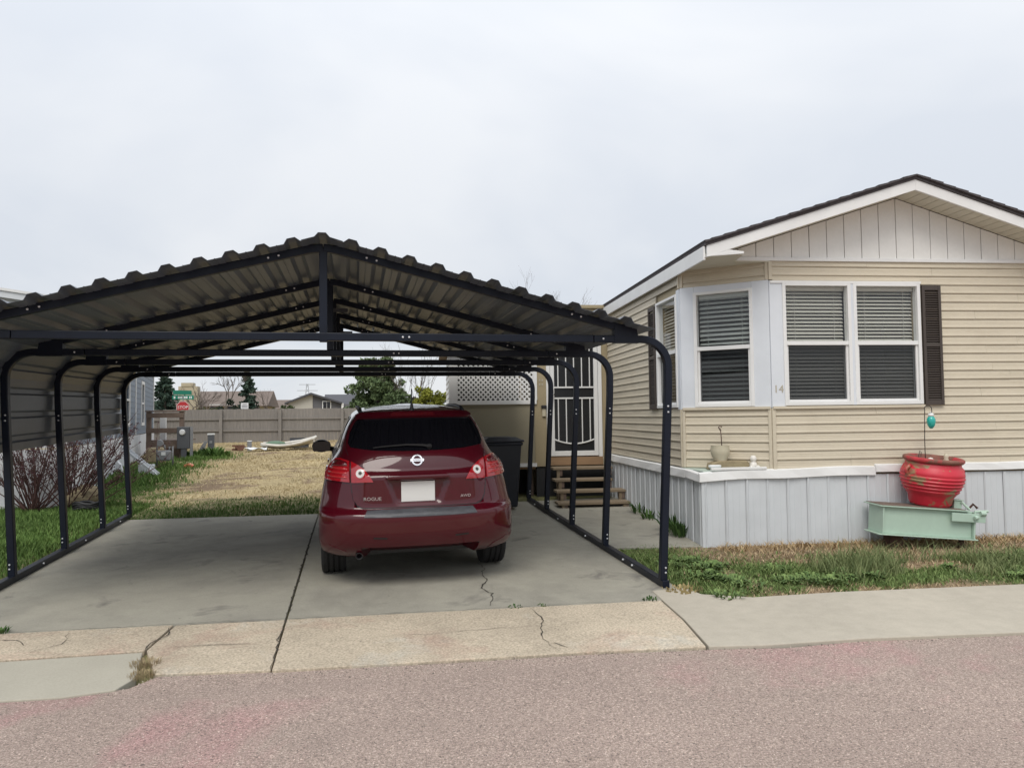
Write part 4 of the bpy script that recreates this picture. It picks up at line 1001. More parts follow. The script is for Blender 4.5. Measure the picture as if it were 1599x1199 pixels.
m = MB(); add_text(m, 'NISSAN', 0.0165, lambda x, y, d: on_rear(-0.02, 1.118, 0.0225)(x * 1.3, y, d), 0.001); cb(m, 'emblem_lettering', m_blackplastic, tail)
m = MB(); add_text(m, 'ROGUE', 0.041, lambda x, y, d: on_rear(-0.420, 0.797)(x * 1.12, y, d), 0.004); cb(m, 'lettering', m_chrome, tail)
m = MB(); add_text(m, 'AWD', 0.034, lambda x, y, d: on_rear(0.405, 0.795)(x * 1.15, y, d), 0.004); cb(m, 'lettering', m_chrome, tail)
# roof rails, antenna, mirrors, exhaust, underside
for s_ in (-1, 1):
    m = MB(); pts = [(s_ * 0.505, 0.85, 1.548), (s_ * 0.505, 1.0, 1.578), (s_ * 0.52, 1.5, 1.588), (s_ * 0.52, 2.1, 1.58), (s_ * 0.50, 2.36, 1.54)]
    m.tube(pts, [0.018, 0.018, 0.018, 0.018, 0.014], 8); cb(m, 'roof_rail', m_blackplastic, smooth=True)
    m = MB(); m.lathe([(0, -0.085), (0.06, -0.08), (0.082, -0.04), (0.088, 0.01), (0.07, 0.05), (0.03, 0.075), (0, 0.08)], 20, (0, 0, 0), 'y', T=lambda x, y, z: (s_ * 0.945 + x * 1.32, 3.10 + y, 1.085 + z * (0.92)))
    mo = cb(m, 'mirror', m_blackplastic, smooth=True)
    m = MB(); m.tube([(s_ * 0.80, 3.16, 1.04), (s_ * 0.88, 3.13, 1.05)], 0.03, 8); m.build('bracket', m_blackplastic, mo, world=False)
    m = MB(); m.prism([(s_ * (0.945 + dx * 0.105), 1.085 + dz * 0.062) for dx, dz in ((-1, -0.8), (-0.8, -1), (0.8, -1), (1, -0.7), (0.9, 0.9), (-0.8, 1), (-1, 0.8))], 3.012, 3.02, 'y'); m.build('mirror_glass', m_carglass, mo, world=False)
m = MB(); m.lathe([(0, 0), (0.035, 0), (0.030, 0.02), (0.016, 0.06), (0.013, 0.09), (0.006, 0.10), (0.005, 0.235), (0, 0.237)], 12, (-0.022, 0.64, 1.535)); cb(m, 'antenna', m_blackplastic, smooth=True)
m = MB(); m.lathe([(0, 0.10), (0.026, 0.10), (0.026, 0.0), (0.031, 0.0), (0.031, 0.25), (0, 0.25)], 18, (-0.545, 0.13, 0.300), 'y'); ex = cb(m, 'exhaust_pipe', m_blackplastic, smooth=True, auto=0.6)
m = MB(); m.lathe([(0, 0.095), (0.0255, 0.095), (0.0255, 0.004), (0.025, 0.004), (0.025, 0.09), (0, 0.09)], 18, (-0.545, 0.13, 0.300), 'y'); m.build('black_lining', m_void, ex, world=False)  # black liner inside the open pipe end
m = MB(); m.lathe([(0, -0.30), (0.065, -0.29), (0.075, -0.27), (0.075, 0.27), (0.065, 0.29), (0, 0.30)], 18, (0.06, 0.60, 0.315), 'x'); cb(m, 'muffler', m_exh, smooth=True, auto=0.6)
m = MB(); m.box(-0.60, 0.60, 0.5, 4.2, 0.24, 0.30); m.box(-0.72, 0.72, 0.90, 1.01, 0.24, 0.32); cb(m, 'underbody', m_blackplastic)
for s_ in (-1, 1):
    for wy in WY:
        m = MB(); R_ = 0.345
        prof = [(0.215, -0.10), (0.30, -0.115), (0.335, -0.108), (R_, -0.09), (R_, -0.055), (R_ - 0.012, -0.05), (R_ - 0.012, -0.04), (R_, -0.035), (R_, -0.005), (R_ - 0.012, 0.0), (R_ - 0.012, 0.01), (R_, 0.015), (R_, 0.045), (R_ - 0.012, 0.05), (R_ - 0.012, 0.06), (R_, 0.065), (R_, 0.09), (0.335, 0.108), (0.30, 0.115), (0.215, 0.10)]
        wh = cb(MB().lathe([(0.0, -0.06), (0.10, -0.06), (0.21, -0.085), (0.215, 0.10), (0.0, 0.10)], 20, (s_ * 0.775, wy, WZ), 'x', T=(lambda x, y, z: (x, y, z)) if s_ == -1 else (lambda x, y, z: (2 * 0.775 - x, y, z))), 'wheel', m_rim, smooth=True, auto=0.5)
        m.lathe(prof, 40, (s_ * 0.775, wy, WZ), 'x'); m.build('tyre', m_rubber, wh, world=False, smooth=True, auto=0.5)
        m = MB(); m.box(s_ * 0.59 if s_ > 0 else -0.64, s_ * 0.64 if s_ > 0 else -0.59, wy - 0.40, wy + 0.40, 0.26, 0.75); cb(m, 'wheel_well', m_blackplastic)
# side glass, door gaps, handles, windscreen, front lamps
for s_ in (-1, 1):
    mk = lambda pts: pts if s_ == 1 else pts[::-1]
    cb(patch(mk([(1.02, 1.20), (1.85, 1.155), (1.85, 1.47), (1.30, 1.475), (1.10, 1.40)]), side(0.006, s_), 0.06), 'side_window', m_carglass, smooth=True, auto=0.8)
    cb(patch(mk([(1.92, 1.15), (3.02, 1.13), (2.80, 1.30), (2.56, 1.44), (2.40, 1.475), (1.92, 1.475)]), side(0.006, s_), 0.06), 'side_window', m_carglass, smooth=True, auto=0.8)
    for pts in ([(1.02, 0.50), (1.035, 0.50), (1.035, 1.15), (1.02, 1.15)], [(1.885, 0.36), (1.90, 0.36), (1.90, 1.14), (1.885, 1.14)], [(2.985, 0.36), (3.0, 0.36), (3.0, 1.12), (2.985, 1.12)], [(1.4, 0.345), (3.2, 0.345), (3.2, 0.36), (1.4, 0.36)]):
        if pts[0][0] == 1.02: continue
        cb(patch(mk(pts), side(0.0015, s_), 0.08), 'door_gap', m_blackplastic)
    for yy in (1.25, 2.10):
        cb(patch(mk([(yy, 0.965), (yy + 0.19, 0.965), (yy + 0.19, 0.995), (yy, 0.995)]), side(0.012, s_), 0.05), 'door_handle', m_carpaint, smooth=True, auto=0.8)
def front(off):
    def fn(a, b, outer):
        r = min(abs(a) / cw(b), 0.999); y = cyf(b) - cDf(b) * (1 - (1 - r ** CPW) ** (1 / CPW)); d = off if outer else -0.02
        return (a, y + d, b + d * 0.6)
    return fn
cb(patch([(-0.68, 1.10), (0.68, 1.10), (0.50, 1.48), (-0.50, 1.48)], front(0.008), 0.07), 'windscreen', m_carglass, smooth=True, auto=0.8)
for s_ in (-1, 1):
    p = [(0.48, 0.68), (0.80, 0.74), (0.76, 0.84), (0.50, 0.80)]
    cb(patch([(s_ * a, b) for a, b in (p if s_ == 1 else p[::-1])], front(0.012), 0.05), 'headlight', m_clear, smooth=True)
cb(patch([(-0.42, 0.62), (0.42, 0.62), (0.40, 0.78), (-0.40, 0.78)], front(0.010), 0.06), 'grille', m_blackplastic)

# ------------------------------------------------------------------ things along the front of the home
# mint green steel frame standing in the weeds, with the red pot on its top
BM = HM @ Matrix.Translation((1.70, -0.44, -0.045)) @ Matrix.Rotation(math.radians(-6), 4, 'Z') @ Matrix.Rotation(math.radians(4.3), 4, 'Y')
beam = thing('steel_frame', 'mint green painted steel frame tilted on a short jack in front of the skirting', 'metal frame', mat=BM)
def bb(m, name, mat, parent=beam, **k): return m.build(name, mat, parent, world=False, **k)
Lb = 1.03
m = MB(); m.box(0.05, Lb - 0.05, 0.01, 0.03, 0.19, 0.468); bb(m, 'web', m_mint, bevel=0.003)
m = MB(); m.box(0.0, Lb - 0.1, -0.035, 0.36, 0.470, 0.482); bb(m, 'top_flange', m_mint, bevel=0.003)
m = MB(); m.box(-0.01, Lb, -0.035, 0.30, 0.176, 0.188); bb(m, 'bottom_flange', m_mint, bevel=0.003)
m = MB(); m.box(0.035, 0.048, -0.02, 0.30, 0.19, 0.468); m.box(Lb - 0.048, Lb - 0.03, -0.03, 0.30, 0.19, 0.468); m.box(0.05, Lb - 0.05, 0.27, 0.29, 0.19, 0.468); bb(m, 'end_plate', m_mint, bevel=0.003)
m = MB(); m.box(Lb - 0.29, Lb + 0.06, -0.048, -0.034, 0.365, 0.452); m.box(Lb - 0.03, Lb + 0.06, -0.03, 0.06, 0.365, 0.452); bb(m, 'coupling_plate', m_mint, bevel=0.003)
m = MB(); m.box(Lb - 0.20, Lb - 0.12, 0.08, 0.16, 0.483, 0.57); m.box(Lb - 0.21, Lb - 0.10, 0.07, 0.17, 0.571, 0.582); bb(m, 'upright_lug', m_mint, bevel=0.003)
m = MB(); m.tube([(Lb - 0.13, 0.07, 0.56), (Lb - 0.06, 0.03, 0.485)], 0.012, 8); m.tube([(Lb - 0.02, 0.02, 0.47), (Lb + 0.10, -0.02, 0.485)], 0.014, 8); m.tube([(Lb - 0.07, -0.07, 0.41), (Lb - 0.03, -0.055, 0.42)], 0.02, 8); m.tube([(Lb + 0.0, -0.05, 0.46), (Lb + 0.055, -0.05, 0.462)], 0.024, 10); bb(m, 'latch', m_mint, smooth=True, auto=0.6)
m = MB(); m.tube([(Lb - 0.02, 0.13, 0.48), (Lb + 0.03, 0.13, 0.54), (Lb + 0.06, 0.10, 0.50)], 0.014, 6); bb(m, 'chain_hook', m_rust)
m = MB(); m.tube([(Lb - 0.11, 0.08, 0.175), (Lb - 0.12, 0.08, 0.02)], 0.028, 10); m.box(Lb - 0.19, Lb - 0.05, 0.01, 0.15, 0.0, 0.02); bb(m, 'jack_post', m_rust)
m = MB(); m.box(0.18, 0.32, 0.10, 0.25, -0.05, 0.17); bb(m, 'support_block', m_rust)
m = MB(); m.box(0.02, Lb - 0.14, -0.02, 0.34, 0.483, 0.489); bb(m, 'weathered_board', m_darkwood)
def lz(x): return 0.489 - 0.075 * x
# pot
PX_, PV = 2.40, -0.30
pot = thing('red_planter', 'large worn red glazed pot with flaking paint on the mint green frame', 'planter', mat=HM @ Matrix.Translation((PX_, PV, 0.412)) @ Matrix.Rotation(math.radians(3.5), 4, 'Y') @ Matrix.Rotation(math.radians(5), 4, 'X') @ Matrix.Diagonal((0.89, 0.89, 0.96, 1)))
prof = [(0.0, 0.0), (0.215, 0.0), (0.232, 0.025), (0.248, 0.10), (0.280, 0.140), (0.302, 0.158), (0.306, 0.168), (0.297, 0.180), (0.318, 0.192), (0.324, 0.204), (0.316, 0.217), (0.334, 0.230), (0.340, 0.242), (0.331, 0.255), (0.346, 0.268), (0.350, 0.280), (0.340, 0.294), (0.352, 0.308), (0.353, 0.320), (0.343, 0.333), (0.349, 0.350), (0.340, 0.375), (0.322, 0.415), (0.304, 0.440), (0.302, 0.462), (0.292, 0.475)]
m = MB(); m.lathe(prof + [(0.255, 0.475), (0.27, 0.40), (0.0, 0.39)], 56); m.build('body', m_redpot, pot, world=False, smooth=True, auto=0.9)
m = MB(); m.lathe([(0.290, 0.470), (0.318, 0.478), (0.334, 0.498), (0.332, 0.520), (0.315, 0.530), (0.290, 0.528), (0.262, 0.505), (0.258, 0.474)], 56); m.build('rim', m_potrim, pot, world=False, smooth=True)
m = MB(); m.lathe([(0.0, 0.43), (0.15, 0.425), (0.262, 0.41), (0.262, 0.40), (0, 0.40)], 24); m.build('soil', m_soil, pot, world=False)
for sgn in (-1, 1):
    m = MB(); pts = []
    for i in range(9):
        q = PI * i / 8; pts.append((sgn * (0.312 + 0.055 * math.sin(q)), -0.04, 0.315 + 0.115 * (i / 8)))
    m.tube(pts, 0.022, 8); m.build('handle', m_redpot, pot, world=False, smooth=True)
hk = thing('plant_hook', 'thin dark wire plant hook standing up out of the red pot', 'hook', mat=HM @ Matrix.Translation((2.395, -0.26, 0.80)))
m = MB(); pts = [(0, 0, 0), (0.0, 0, 0.30), (0.012, 0, 0.62)] + [(0.05 + 0.042 * math.cos(PI - PI * i / 10), 0, 0.635 + 0.03 * math.sin(PI * i / 10)) for i in range(11)] + [(0.094, 0, 0.60), (0.082, 0, 0.578), (0.070, 0, 0.59)]
m.tube(pts, 0.0048, 6); m.build('stem', m_wire, hk, world=False, smooth=True)
bu = thing('hanging_bulb', 'teal glass ornament bulb hanging from the wire hook', 'ornament', mat=HM @ Matrix.Translation((2.477, -0.26, 1.215)))
m = MB(); m.lathe([(0, 0), (0.016, 0.004), (0.036, 0.035), (0.046, 0.075), (0.042, 0.110), (0.026, 0.135), (0, 0.137)], 20); m.build('globe', m_teal, bu, world=False, smooth=True)
m = MB(); m.lathe([(0, 0.132), (0.028, 0.132), (0.030, 0.158), (0.018, 0.168), (0, 0.170)], 16); m.tube([(0, 0, 0.168), (0, 0, 0.185)], 0.004, 6); m.build('cap', m_signwhite, bu, world=False, smooth=True)
def small(name, label, cat, u, v, z, mat, mb, group=None, **k):
    t = thing(name, label, cat, mat=HM @ Matrix.Translation((u, v, z)), group=group); mb.build('body', mat, t, world=False, **k); return t
small('frog_ornament', 'small pale stone frog ornament on the left of the red pot soil', 'ornament', 2.33, -0.44, 0.84, m_figure, MB().lathe([(0, 0), (0.04, 0.0), (0.045, 0.025), (0.03, 0.05), (0.022, 0.07), (0, 0.078)], 12), smooth=True)
small('bird_ornament', 'small cream bird ornament standing at the right rim of the red pot', 'ornament', 2.585, -0.33, 0.83, m_cream, MB().lathe([(0, 0), (0.03, 0.0), (0.034, 0.04), (0.02, 0.065), (0.026, 0.085), (0.014, 0.115), (0, 0.12)], 12), smooth=True)
m = MB(); m.tube([(0, 0, 0), (0.005, 0, 0.10), (0.02, 0, 0.155), (0.035, 0, 0.14), (0.03, 0, 0.09)], 0.004, 5); small('wire_clip', 'short bent wire sticking up at the left of the pot', 'wire', 2.26, -0.34, 0.83, m_wire, m)
# ledge things
st_ = small('flat_stone', 'tan rectangular stone block lying on the corner ledge', 'stone', 0.40, 0.17, 0.793, m_stone, MB().prism([(-0.28, 0.0), (0.17, 0.0), (0.18, 0.05), (0.15, 0.095), (-0.15, 0.10), (-0.26, 0.075)], -0.07, 0.07, 'y'), bevel=0.012)
t = thing('small_pot', 'small cream bowl shaped pot standing on the tan stone', 'plant pot', mat=HM @ Matrix.Translation((0.27, 0.18, 0.888)))
m = MB(); m.lathe([(0, 0), (0.085, 0.0), (0.095, 0.03), (0.122, 0.075), (0.128, 0.12), (0.118, 0.155), (0.122, 0.170), (0.105, 0.172), (0.10, 0.15), (0, 0.145)], 32, sx=0.82, sy=0.82); m.build('body', m_cream, t, world=False, smooth=True, auto=0.9)
m = MB(); m.lathe([(0, 0.148), (0.082, 0.148), (0.08, 0.152), (0, 0.155)], 20); m.build('soil', m_soil, t, world=False)
m = MB(); m.tube([(0.02, 0, 0.15), (0.018, 0, 0.26), (0.008, 0, 0.36)], 0.006, 6); m.tube([(0.014, 0, 0.33), (-0.012, 0, 0.37), (0.0, 0, 0.385), (0.026, 0, 0.375)], 0.008, 6); t2 = thing('garden_stake', 'thin brown stake standing in the small cream pot', 'stake', mat=HM @ Matrix.Translation((0.27, 0.18, 0.888))); m.build('stem', m_darkwood, t2, world=False, smooth=True)
m = MB(); m.lathe([(0, 0), (0.035, 0.0), (0.045, 0.03), (0.034, 0.075), (0.02, 0.085), (0.034, 0.10), (0.036, 0.125), (0.022, 0.15), (0, 0.155)], 16); m.lathe([(0, 0), (0.02, 0.0), (0.022, 0.04), (0, 0.05)], 10, (0.04, -0.03, 0.0)); m.lathe([(0, 0), (0.02, 0.0), (0.022, 0.04), (0, 0.05)], 10, (-0.035, -0.03, 0.0))
small('figurine', 'small white animal figurine sitting on the ledge right of the stone', 'figurine', 0.60, 0.065, 0.793, m_figure, m, smooth=True)
small('shell_dish', 'pale blue shell dish lying in front of the tan stone', 'dish', 0.175, 0.10, 0.802, m_signwhite, MB().lathe([(0, 0.0), (0.05, 0.004), (0.074, 0.03), (0.07, 0.045), (0.035, 0.05), (0.02, 0.02), (0, 0.02)], 20, sx=1.0, sy=0.6), smooth=True)
m = MB(); m.box(0, 0.62, 0, 0.035, 0, 0.028); small('edging_strip', 'white plastic strip lying along the front of the corner ledge', 'trim strip', 0.08, -0.05, 0.80, m_white, m, bevel=0.003)

# ------------------------------------------------------------------ bin behind the car
BX, BY = 2.0, 10.92
bin_ = thing('wheelie_bin', 'dark navy wheeled rubbish bin between the car and the porch', 'bin', (BX, BY, gz(BX, BY)), 0.03)
m = MB()
def frustum(m, a0, b0, z0, a1, b1, z1, cy0=0, cy1=0):
    m.add([(-a0, cy0 - b0, z0), (a0, cy0 - b0, z0), (a0, cy0 + b0, z0), (-a0, cy0 + b0, z0), (-a1, cy1 - b1, z1), (a1, cy1 - b1, z1), (a1, cy1 + b1, z1), (-a1, cy1 + b1, z1)], [(0, 3, 2, 1), (4, 5, 6, 7), (0, 1, 5, 4), (1, 2, 6, 5), (2, 3, 7, 6), (3, 0, 4, 7)])
frustum(m, 0.22, 0.24, 0.03, 0.265, 0.33, 0.93); frustum(m, 0.285, 0.35, 0.90, 0.285, 0.35, 0.95); m.build('body', m_bin, bin_, world=False, bevel=0.03)
m = MB(); frustum(m, 0.30, 0.37, 0.952, 0.29, 0.36, 0.985); frustum(m, 0.27, 0.33, 0.986, 0.20, 0.26, 1.02); m.build('lid', m_bin, bin_, world=False, bevel=0.015)
m = MB(); m.tube([(-0.24, 0.385, 0.95), (0.24, 0.385, 0.95)], 0.018, 8); m.build('handle', m_bin, bin_, world=False)
for s_ in (-1, 1):
    m = MB(); m.lathe([(0, -0.03), (0.10, -0.03), (0.11, 0), (0.10, 0.03), (0, 0.03)], 20, (s_ * 0.26, 0.27, 0.11), 'x'); m.build('wheel', m_rubber, bin_, world=False)

# ------------------------------------------------------------------ neighbouring home on the left
NA = math.atan2(3.11, 18.08)
NMt = Matrix.Translation((-4.39, 12.92, 0.39)) @ Matrix.Rotation(NA, 4, 'Z')
nb_ = thing('neighbour_home', 'slate blue sided home with pale gable end and white skirting beyond the carport', 'house', mat=NMt)
def nbm(m, name, mat, parent=nb_, **k): return m.build(name, mat, parent, world=False, **k)
NL, NW = 18.35, 4.6
Ns = lambda y, d, z: (d, y, z)
m = MB()
wins = [(3.2, 4.4), (8.2, 9.4), (13.2, 14.0)]
a = 0.0
for (w0, w1) in wins + [(NL, NL)]:
    m.box(-0.1, 0.0, a, w0, 0.9, 3.04)
    if w1 > w0: m.box(-0.1, 0.0, w0, w1, 0.9, 1.25); m.box(-0.1, 0.0, w0, w1, 2.45, 3.04)
    a = w1
m.box(-NW, -0.1, NL - 0.1, NL, 0.9, 3.04); nbm(m, 'side_wall', m_blue)
for k in range(14):
    m = MB(); z = 0.9 + k * 0.154
    for (p, q) in [(0.0, NL)]: pass
    a = 0.0
    for (w0, w1) in wins + [(NL, NL)]:
        lo, hi = a, w0
        m.add([(0.012, lo, z), (0.012, hi, z), (0.002, hi, z + 0.154), (0.002, lo, z + 0.154), (0, lo, z), (0, hi, z), (0, hi, z + 0.154), (0, lo, z + 0.154)], [(0, 1, 2, 3), (0, 3, 7, 4), (1, 5, 6, 2), (0, 4, 5, 1)])
        if w1 > w0 and (z < 1.25 - 0.15 or z > 2.45):
            lo, hi = w0, w1
            m.add([(0.012, lo, z), (0.012, hi, z), (0.002, hi, z + 0.154), (0.002, lo, z + 0.154)], [(0, 1, 2, 3)])
        a = w1
    nbm(m, 'siding_board', m_blue)
for (w0, w1) in wins:
    m = MB(); t_ = 0.10
    m.box(0.0, 0.035, w0 - t_, w0, 1.15, 2.55); m.box(0.0, 0.035, w1, w1 + t_, 1.15, 2.55); m.box(0.0, 0.035, w0, w1, 1.15, 1.25); m.box(0.0, 0.035, w0, w1, 2.45, 2.55); m.box(-0.02, 0.02, w0, w1, 1.83, 1.88)
    F = nbm(m, 'window', m_white)
    m = MB(); m.box(-0.03, -0.02, w0, w1, 1.25, 2.45); m.build('pane', m_carglass, F, world=False)
for yy in (0.0, 5.9, 11.2, NL - 0.12):
    m = MB(); m.box(0.0, 0.03, yy, yy + 0.12, 0.9, 3.04); nbm(m, 'corner_post', m_white)
# gable end facing the street: pale lap boards cut to the rake
nz = lambda u: 3.10 + 0.135 * (NW / 2 - abs(u + NW / 2))
k = 0; z = 0.9
while z < 3.38:
    h = 0.135
    u1 = -0.0; 
    half = NW / 2 if z + h < 3.08 else max(0.0, NW / 2 - (z + h - 3.10) / 0.135 + 0.3)
    half = min(half, NW / 2)
    if half > 0.2:
        m = MB(); a, b = -NW / 2 - half, -NW / 2 + half
        m.add([(a, -0.014, z), (b, -0.014, z), (b, -0.002, z + h), (a, -0.002, z + h), (a, 0.02, z), (b, 0.02, z), (b, 0.02, z + h), (a, 0.02, z + h)], [(0, 1, 2, 3), (4, 7, 6, 5), (0, 4, 5, 1), (1, 5, 6, 2), (2, 6, 7, 3), (3, 7, 4, 0)]); nbm(m, 'lap_board', m_nwhite)
    z += h
m = MB()
for (a, b) in ((-NW - 0.12, -NW / 2), (-NW / 2, 0.12)): m.prism([(a, nz(a) + 0.05), (b, nz(b) + 0.05), (b, nz(b) + 0.09), (a, nz(a) + 0.09)], -0.15, NL + 0.15, 'y')
nbm(m, 'roof', m_white)
for (a, b) in ((-NW - 0.12, -NW / 2), (-NW / 2, 0.12)):
    m = MB(); m.prism([(a, nz(a) - 0.05), (b, nz(b) - 0.05), (b, nz(b) + 0.048), (a, nz(a) + 0.048)], -0.13, -0.10, 'y'); nbm(m, 'rake_board', m_nwhite)
m = MB(); m.box(0.02, 0.10, -0.1, NL + 0.1, 3.0, 3.11); nbm(m, 'eave_trim', m_white)
a = -NW
while a < -0.05:
    m = MB(); m.box(a + 0.004, a + 0.57, -0.03 - random.uniform(0, 0.01), 0.0, -0.1, 0.885); nbm(m, 'skirting_sheet', m_nskirt); a += 0.575
a = 0.0
while a < NL - 0.1:
    m = MB(); j = random.uniform(0, 0.02); m.box(0.0 + j, 0.03 + j, a + 0.01, min(NL, a + 1.2), -0.15, 0.885 + random.uniform(-0.01, 0)); nbm(m, 'skirting_sheet', m_nskirt); a += 1.22
m = MB(); m.prism([(0.035, -0.02), (0.22, -0.02), (0.14, 0.30), (0.035, 0.42)], 6.2, 6.5, 'y'); nbm(m, 'downspout_foot', m_nskirt)

# brown deck at the far end of the neighbouring home
DX, DY = -5.98, 24.0
dk = thing('side_deck', 'small weathered brown deck with a railing against the blue home', 'deck', (DX, DY, gz(DX, DY)))
def dkm(m, name, mat=m_darkwood): return m.build(name, mat, dk, world=False)
for (x, y) in ((0.06, 0), (0.96, 0)):
    m = MB(); m.box(x - 0.06, x + 0.06, y - 0.06, y + 0.06, -0.05, 1.36); dkm(m, 'post')
for zz in (1.26, 0.82):
    m = MB(); m.box(0.0, 1.02, -0.085, -0.062, zz - 0.07, zz + 0.07); dkm(m, 'rail')
m = MB(); m.box(-0.02, 1.04, -0.10, 0.10, 1.362, 1.40); dkm(m, 'rail_cap')
for k in range(9):
    m = MB(); m.box(0.0, 1.02, 0.0 + k * 0.185, 0.175 + k * 0.185, 0.50, 0.535); dkm(m, 'deck_board')
m = MB(); m.box(0.0, 1.02, -0.085, -0.062, 0.30, 0.50); dkm(m, 'rim_joist')
m = MB(); m.box(0.0, 1.02, 0.2, 0.24, 0.0, 0.30); dkm(m, 'skirt_board')
for (x, zz) in ((0.30, 0.36),):
    m = MB(); m.box(0.24, 0.40, 0.5, 0.62, 0.536, 1.2); dkm(m, 'white_post', m_signwhite)
t = thing('concrete_box', 'rounded tan concrete box in front of the brown deck', 'box', (-5.30, 22.2, gz(-5.30, 22.2) - 0.02))
m = MB(); frustum(m, 0.24, 0.20, 0.0, 0.22, 0.18, 0.44); m.build('body', m_stone, t, world=False, bevel=0.08)
GXm, GYm = -4.72, 20.6
t = thing('gas_meter', 'light grey gas meter on low pipes beside the tan concrete box', 'gas meter', (GXm, GYm, gz(GXm, GYm)))
m = MB(); m.box(-0.16, 0.16, -0.09, 0.09, 0.16, 0.42); m.build('body', m_meter, t, world=False, bevel=0.04)
m = MB(); m.tube([(-0.17, 0, 0.0), (-0.17, 0, 0.52), (-0.10, 0, 0.60), (0.0, 0, 0.55), (0.02, 0, 0.44)], 0.022, 8); m.tube([(0.12, 0, 0.42), (0.12, 0, 0.50), (0.20, 0, 0.52), (0.20, 0, 0.0)], 0.022, 8); m.build('pipe', m_meter, t, world=False, smooth=True)
m = MB(); m.lathe([(0, -0.03), (0.075, -0.03), (0.085, 0.0), (0.075, 0.03), (0, 0.03)], 16, (-0.10, 0, 0.60), 'y'); m.build('regulator', m_meter, t, world=False)
m = MB(); m.box(-0.05, 0.05, -0.10, -0.091, 0.30, 0.38); m.build('dial_plate', m_signwhite, t, world=False)
t = thing('electric_meter', 'grey electric meter pedestal with a round glass dial beside the deck', 'meter', (-4.93, 23.9, gz(-4.93, 23.9)))
m = MB(); m.box(-0.19, 0.15, -0.09, 0.09, 0.28, 0.92); m.build('cabinet', m_meterdark, t, world=False, bevel=0.015)
m = MB(); m.box(0.16, 0.23, -0.04, 0.04, -0.05, 0.92); m.build('post', m_meter, t, world=False)
m = MB(); m.box(-0.08, 0.06, -0.07, 0.07, -0.05, 0.28); m.build('conduit', m_meterdark, t, world=False)
m = MB(); m.lathe([(0, -0.05), (0.07, -0.045), (0.085, -0.01), (0.085, 0.0), (0, 0.0)], 20, (-0.04, -0.091, 0.76), 'y'); m.build('dial', m_signwhite, t, world=False, smooth=True, auto=0.6)
t = thing('utility_post', 'short dark utility post with a white top among green weeds', 'post', (-4.42, 25.2, gz(-4.42, 25.2)))
m = MB(); m.box(-0.09, 0.09, -0.06, 0.06, -0.05, 0.62); m.build('body', m_meterdark, t, world=False)
m = MB(); m.box(-0.10, 0.10, -0.07, 0.07, 0.621, 0.665); m.build('cap', m_signwhite, t, world=False)
m = MB(); m.box(-0.04, 0.04, -0.068, -0.061, 0.36, 0.44); m.build('panel', m_meter, t, world=False)
t = thing('leaning_board', 'grey board leaning against the dark utility post', 'board', (-4.72, 25.1, gz(-4.7, 25.1)))
m = MB(); m.prism([(-0.13, 0.0), (0.07, 0.0), (0.20, 0.42), (0.12, 0.44)], -0.02, 0.02, 'y'); m.build('plank', m_meter, t, world=False)
t = thing('orange_scrap', 'orange plastic scrap lying in the weeds by the meters', 'scrap', (-4.10, 20.4, gz(-4.1, 20.4) + 0.0)); m = MB(); m.prism([(-0.12, 0), (0.10, 0), (0.12, 0.05), (0.0, 0.10), (-0.10, 0.06)], -0.1, 0.1, 'y'); m.build('body', m_orange, t, world=False, bevel=0.02)
t = thing('concrete_marker', 'short pale concrete marker post standing in the dry grass', 'post', (-3.55, 27.2, gz(-3.55, 27.2))); m = MB(); m.lathe([(0, -0.05), (0.075, -0.05), (0.075, 0.27), (0.06, 0.30), (0, 0.30)], 12); m.build('body', m_meter, t, world=False)
m = MB(); m.lathe([(0, 0.301), (0.085, 0.301), (0.085, 0.33), (0, 0.33)], 12); m.build('cap', m_signwhite, t, world=False)
t = thing('brick_heap', 'low heap of broken reddish bricks left of the pale marker', 'rubble', (-3.95, 27.4, gz(-3.95, 27.4)))
for k in range(9):
    m = MB(); c = (random.uniform(-0.22, 0.22), random.uniform(-0.12, 0.12), 0.03 + 0.06 * (k % 3)); m.box(c[0] - 0.09, c[0] + 0.09, c[1] - 0.05, c[1] + 0.05, c[2] - 0.03, c[2] + 0.03); m.build('brick', m_brick, t, world=False)
# heap of liner
t = thing('liner_heap', 'sagging heap of pale plastic pond liner with a rolled edge near the fence', 'liner', (-2.3, 27.2, gz(-2.3, 27.2)))
m = MB(); pts = []
for i in range(15):
    x = -0.85 + 1.7 * i / 14; pts.append((x, -0.30 + 0.05 * math.sin(i), 0.24 - 0.10 * math.sin(PI * (i / 14)) + 0.16 * (i / 14) ** 2 - 0.03))
m.tube(pts, 0.05, 8); m.tube([(-0.85, 0.4, 0.22), (-0.2, 0.5, 0.20), (0.4, 0.5, 0.28), (0.88, 0.35, 0.40)], 0.04, 8); m.tube([(0.83, -0.30, 0.33), (0.92, 0.0, 0.42), (0.88, 0.35, 0.40)], 0.045, 8); m.build('rolled_edge', m_tarp, t, world=False, smooth=True)
vs = []; fs = []
for j in range(7):
    for i in range(15):
        x = -0.85 + 1.7 * i / 14; vs.append((x, -0.30 + 0.8 * j / 6, 0.20 - 0.12 * math.sin(PI * j / 6) - 0.06 * math.sin(PI * i / 14) + 0.14 * (i / 14) ** 2 + random.uniform(-0.015, 0.015)))
for j in range(6):
    for i in range(14): fs.append((j * 15 + i, j * 15 + i + 1, (j + 1) * 15 + i + 1, (j + 1) * 15 + i))
m = MB(); m.add(vs, fs); o = m.build('sheet', m_tarp, t, world=False, smooth=True); so = o.modifiers.new('solidify', 'SOLIDIFY'); so.thickness = 0.01
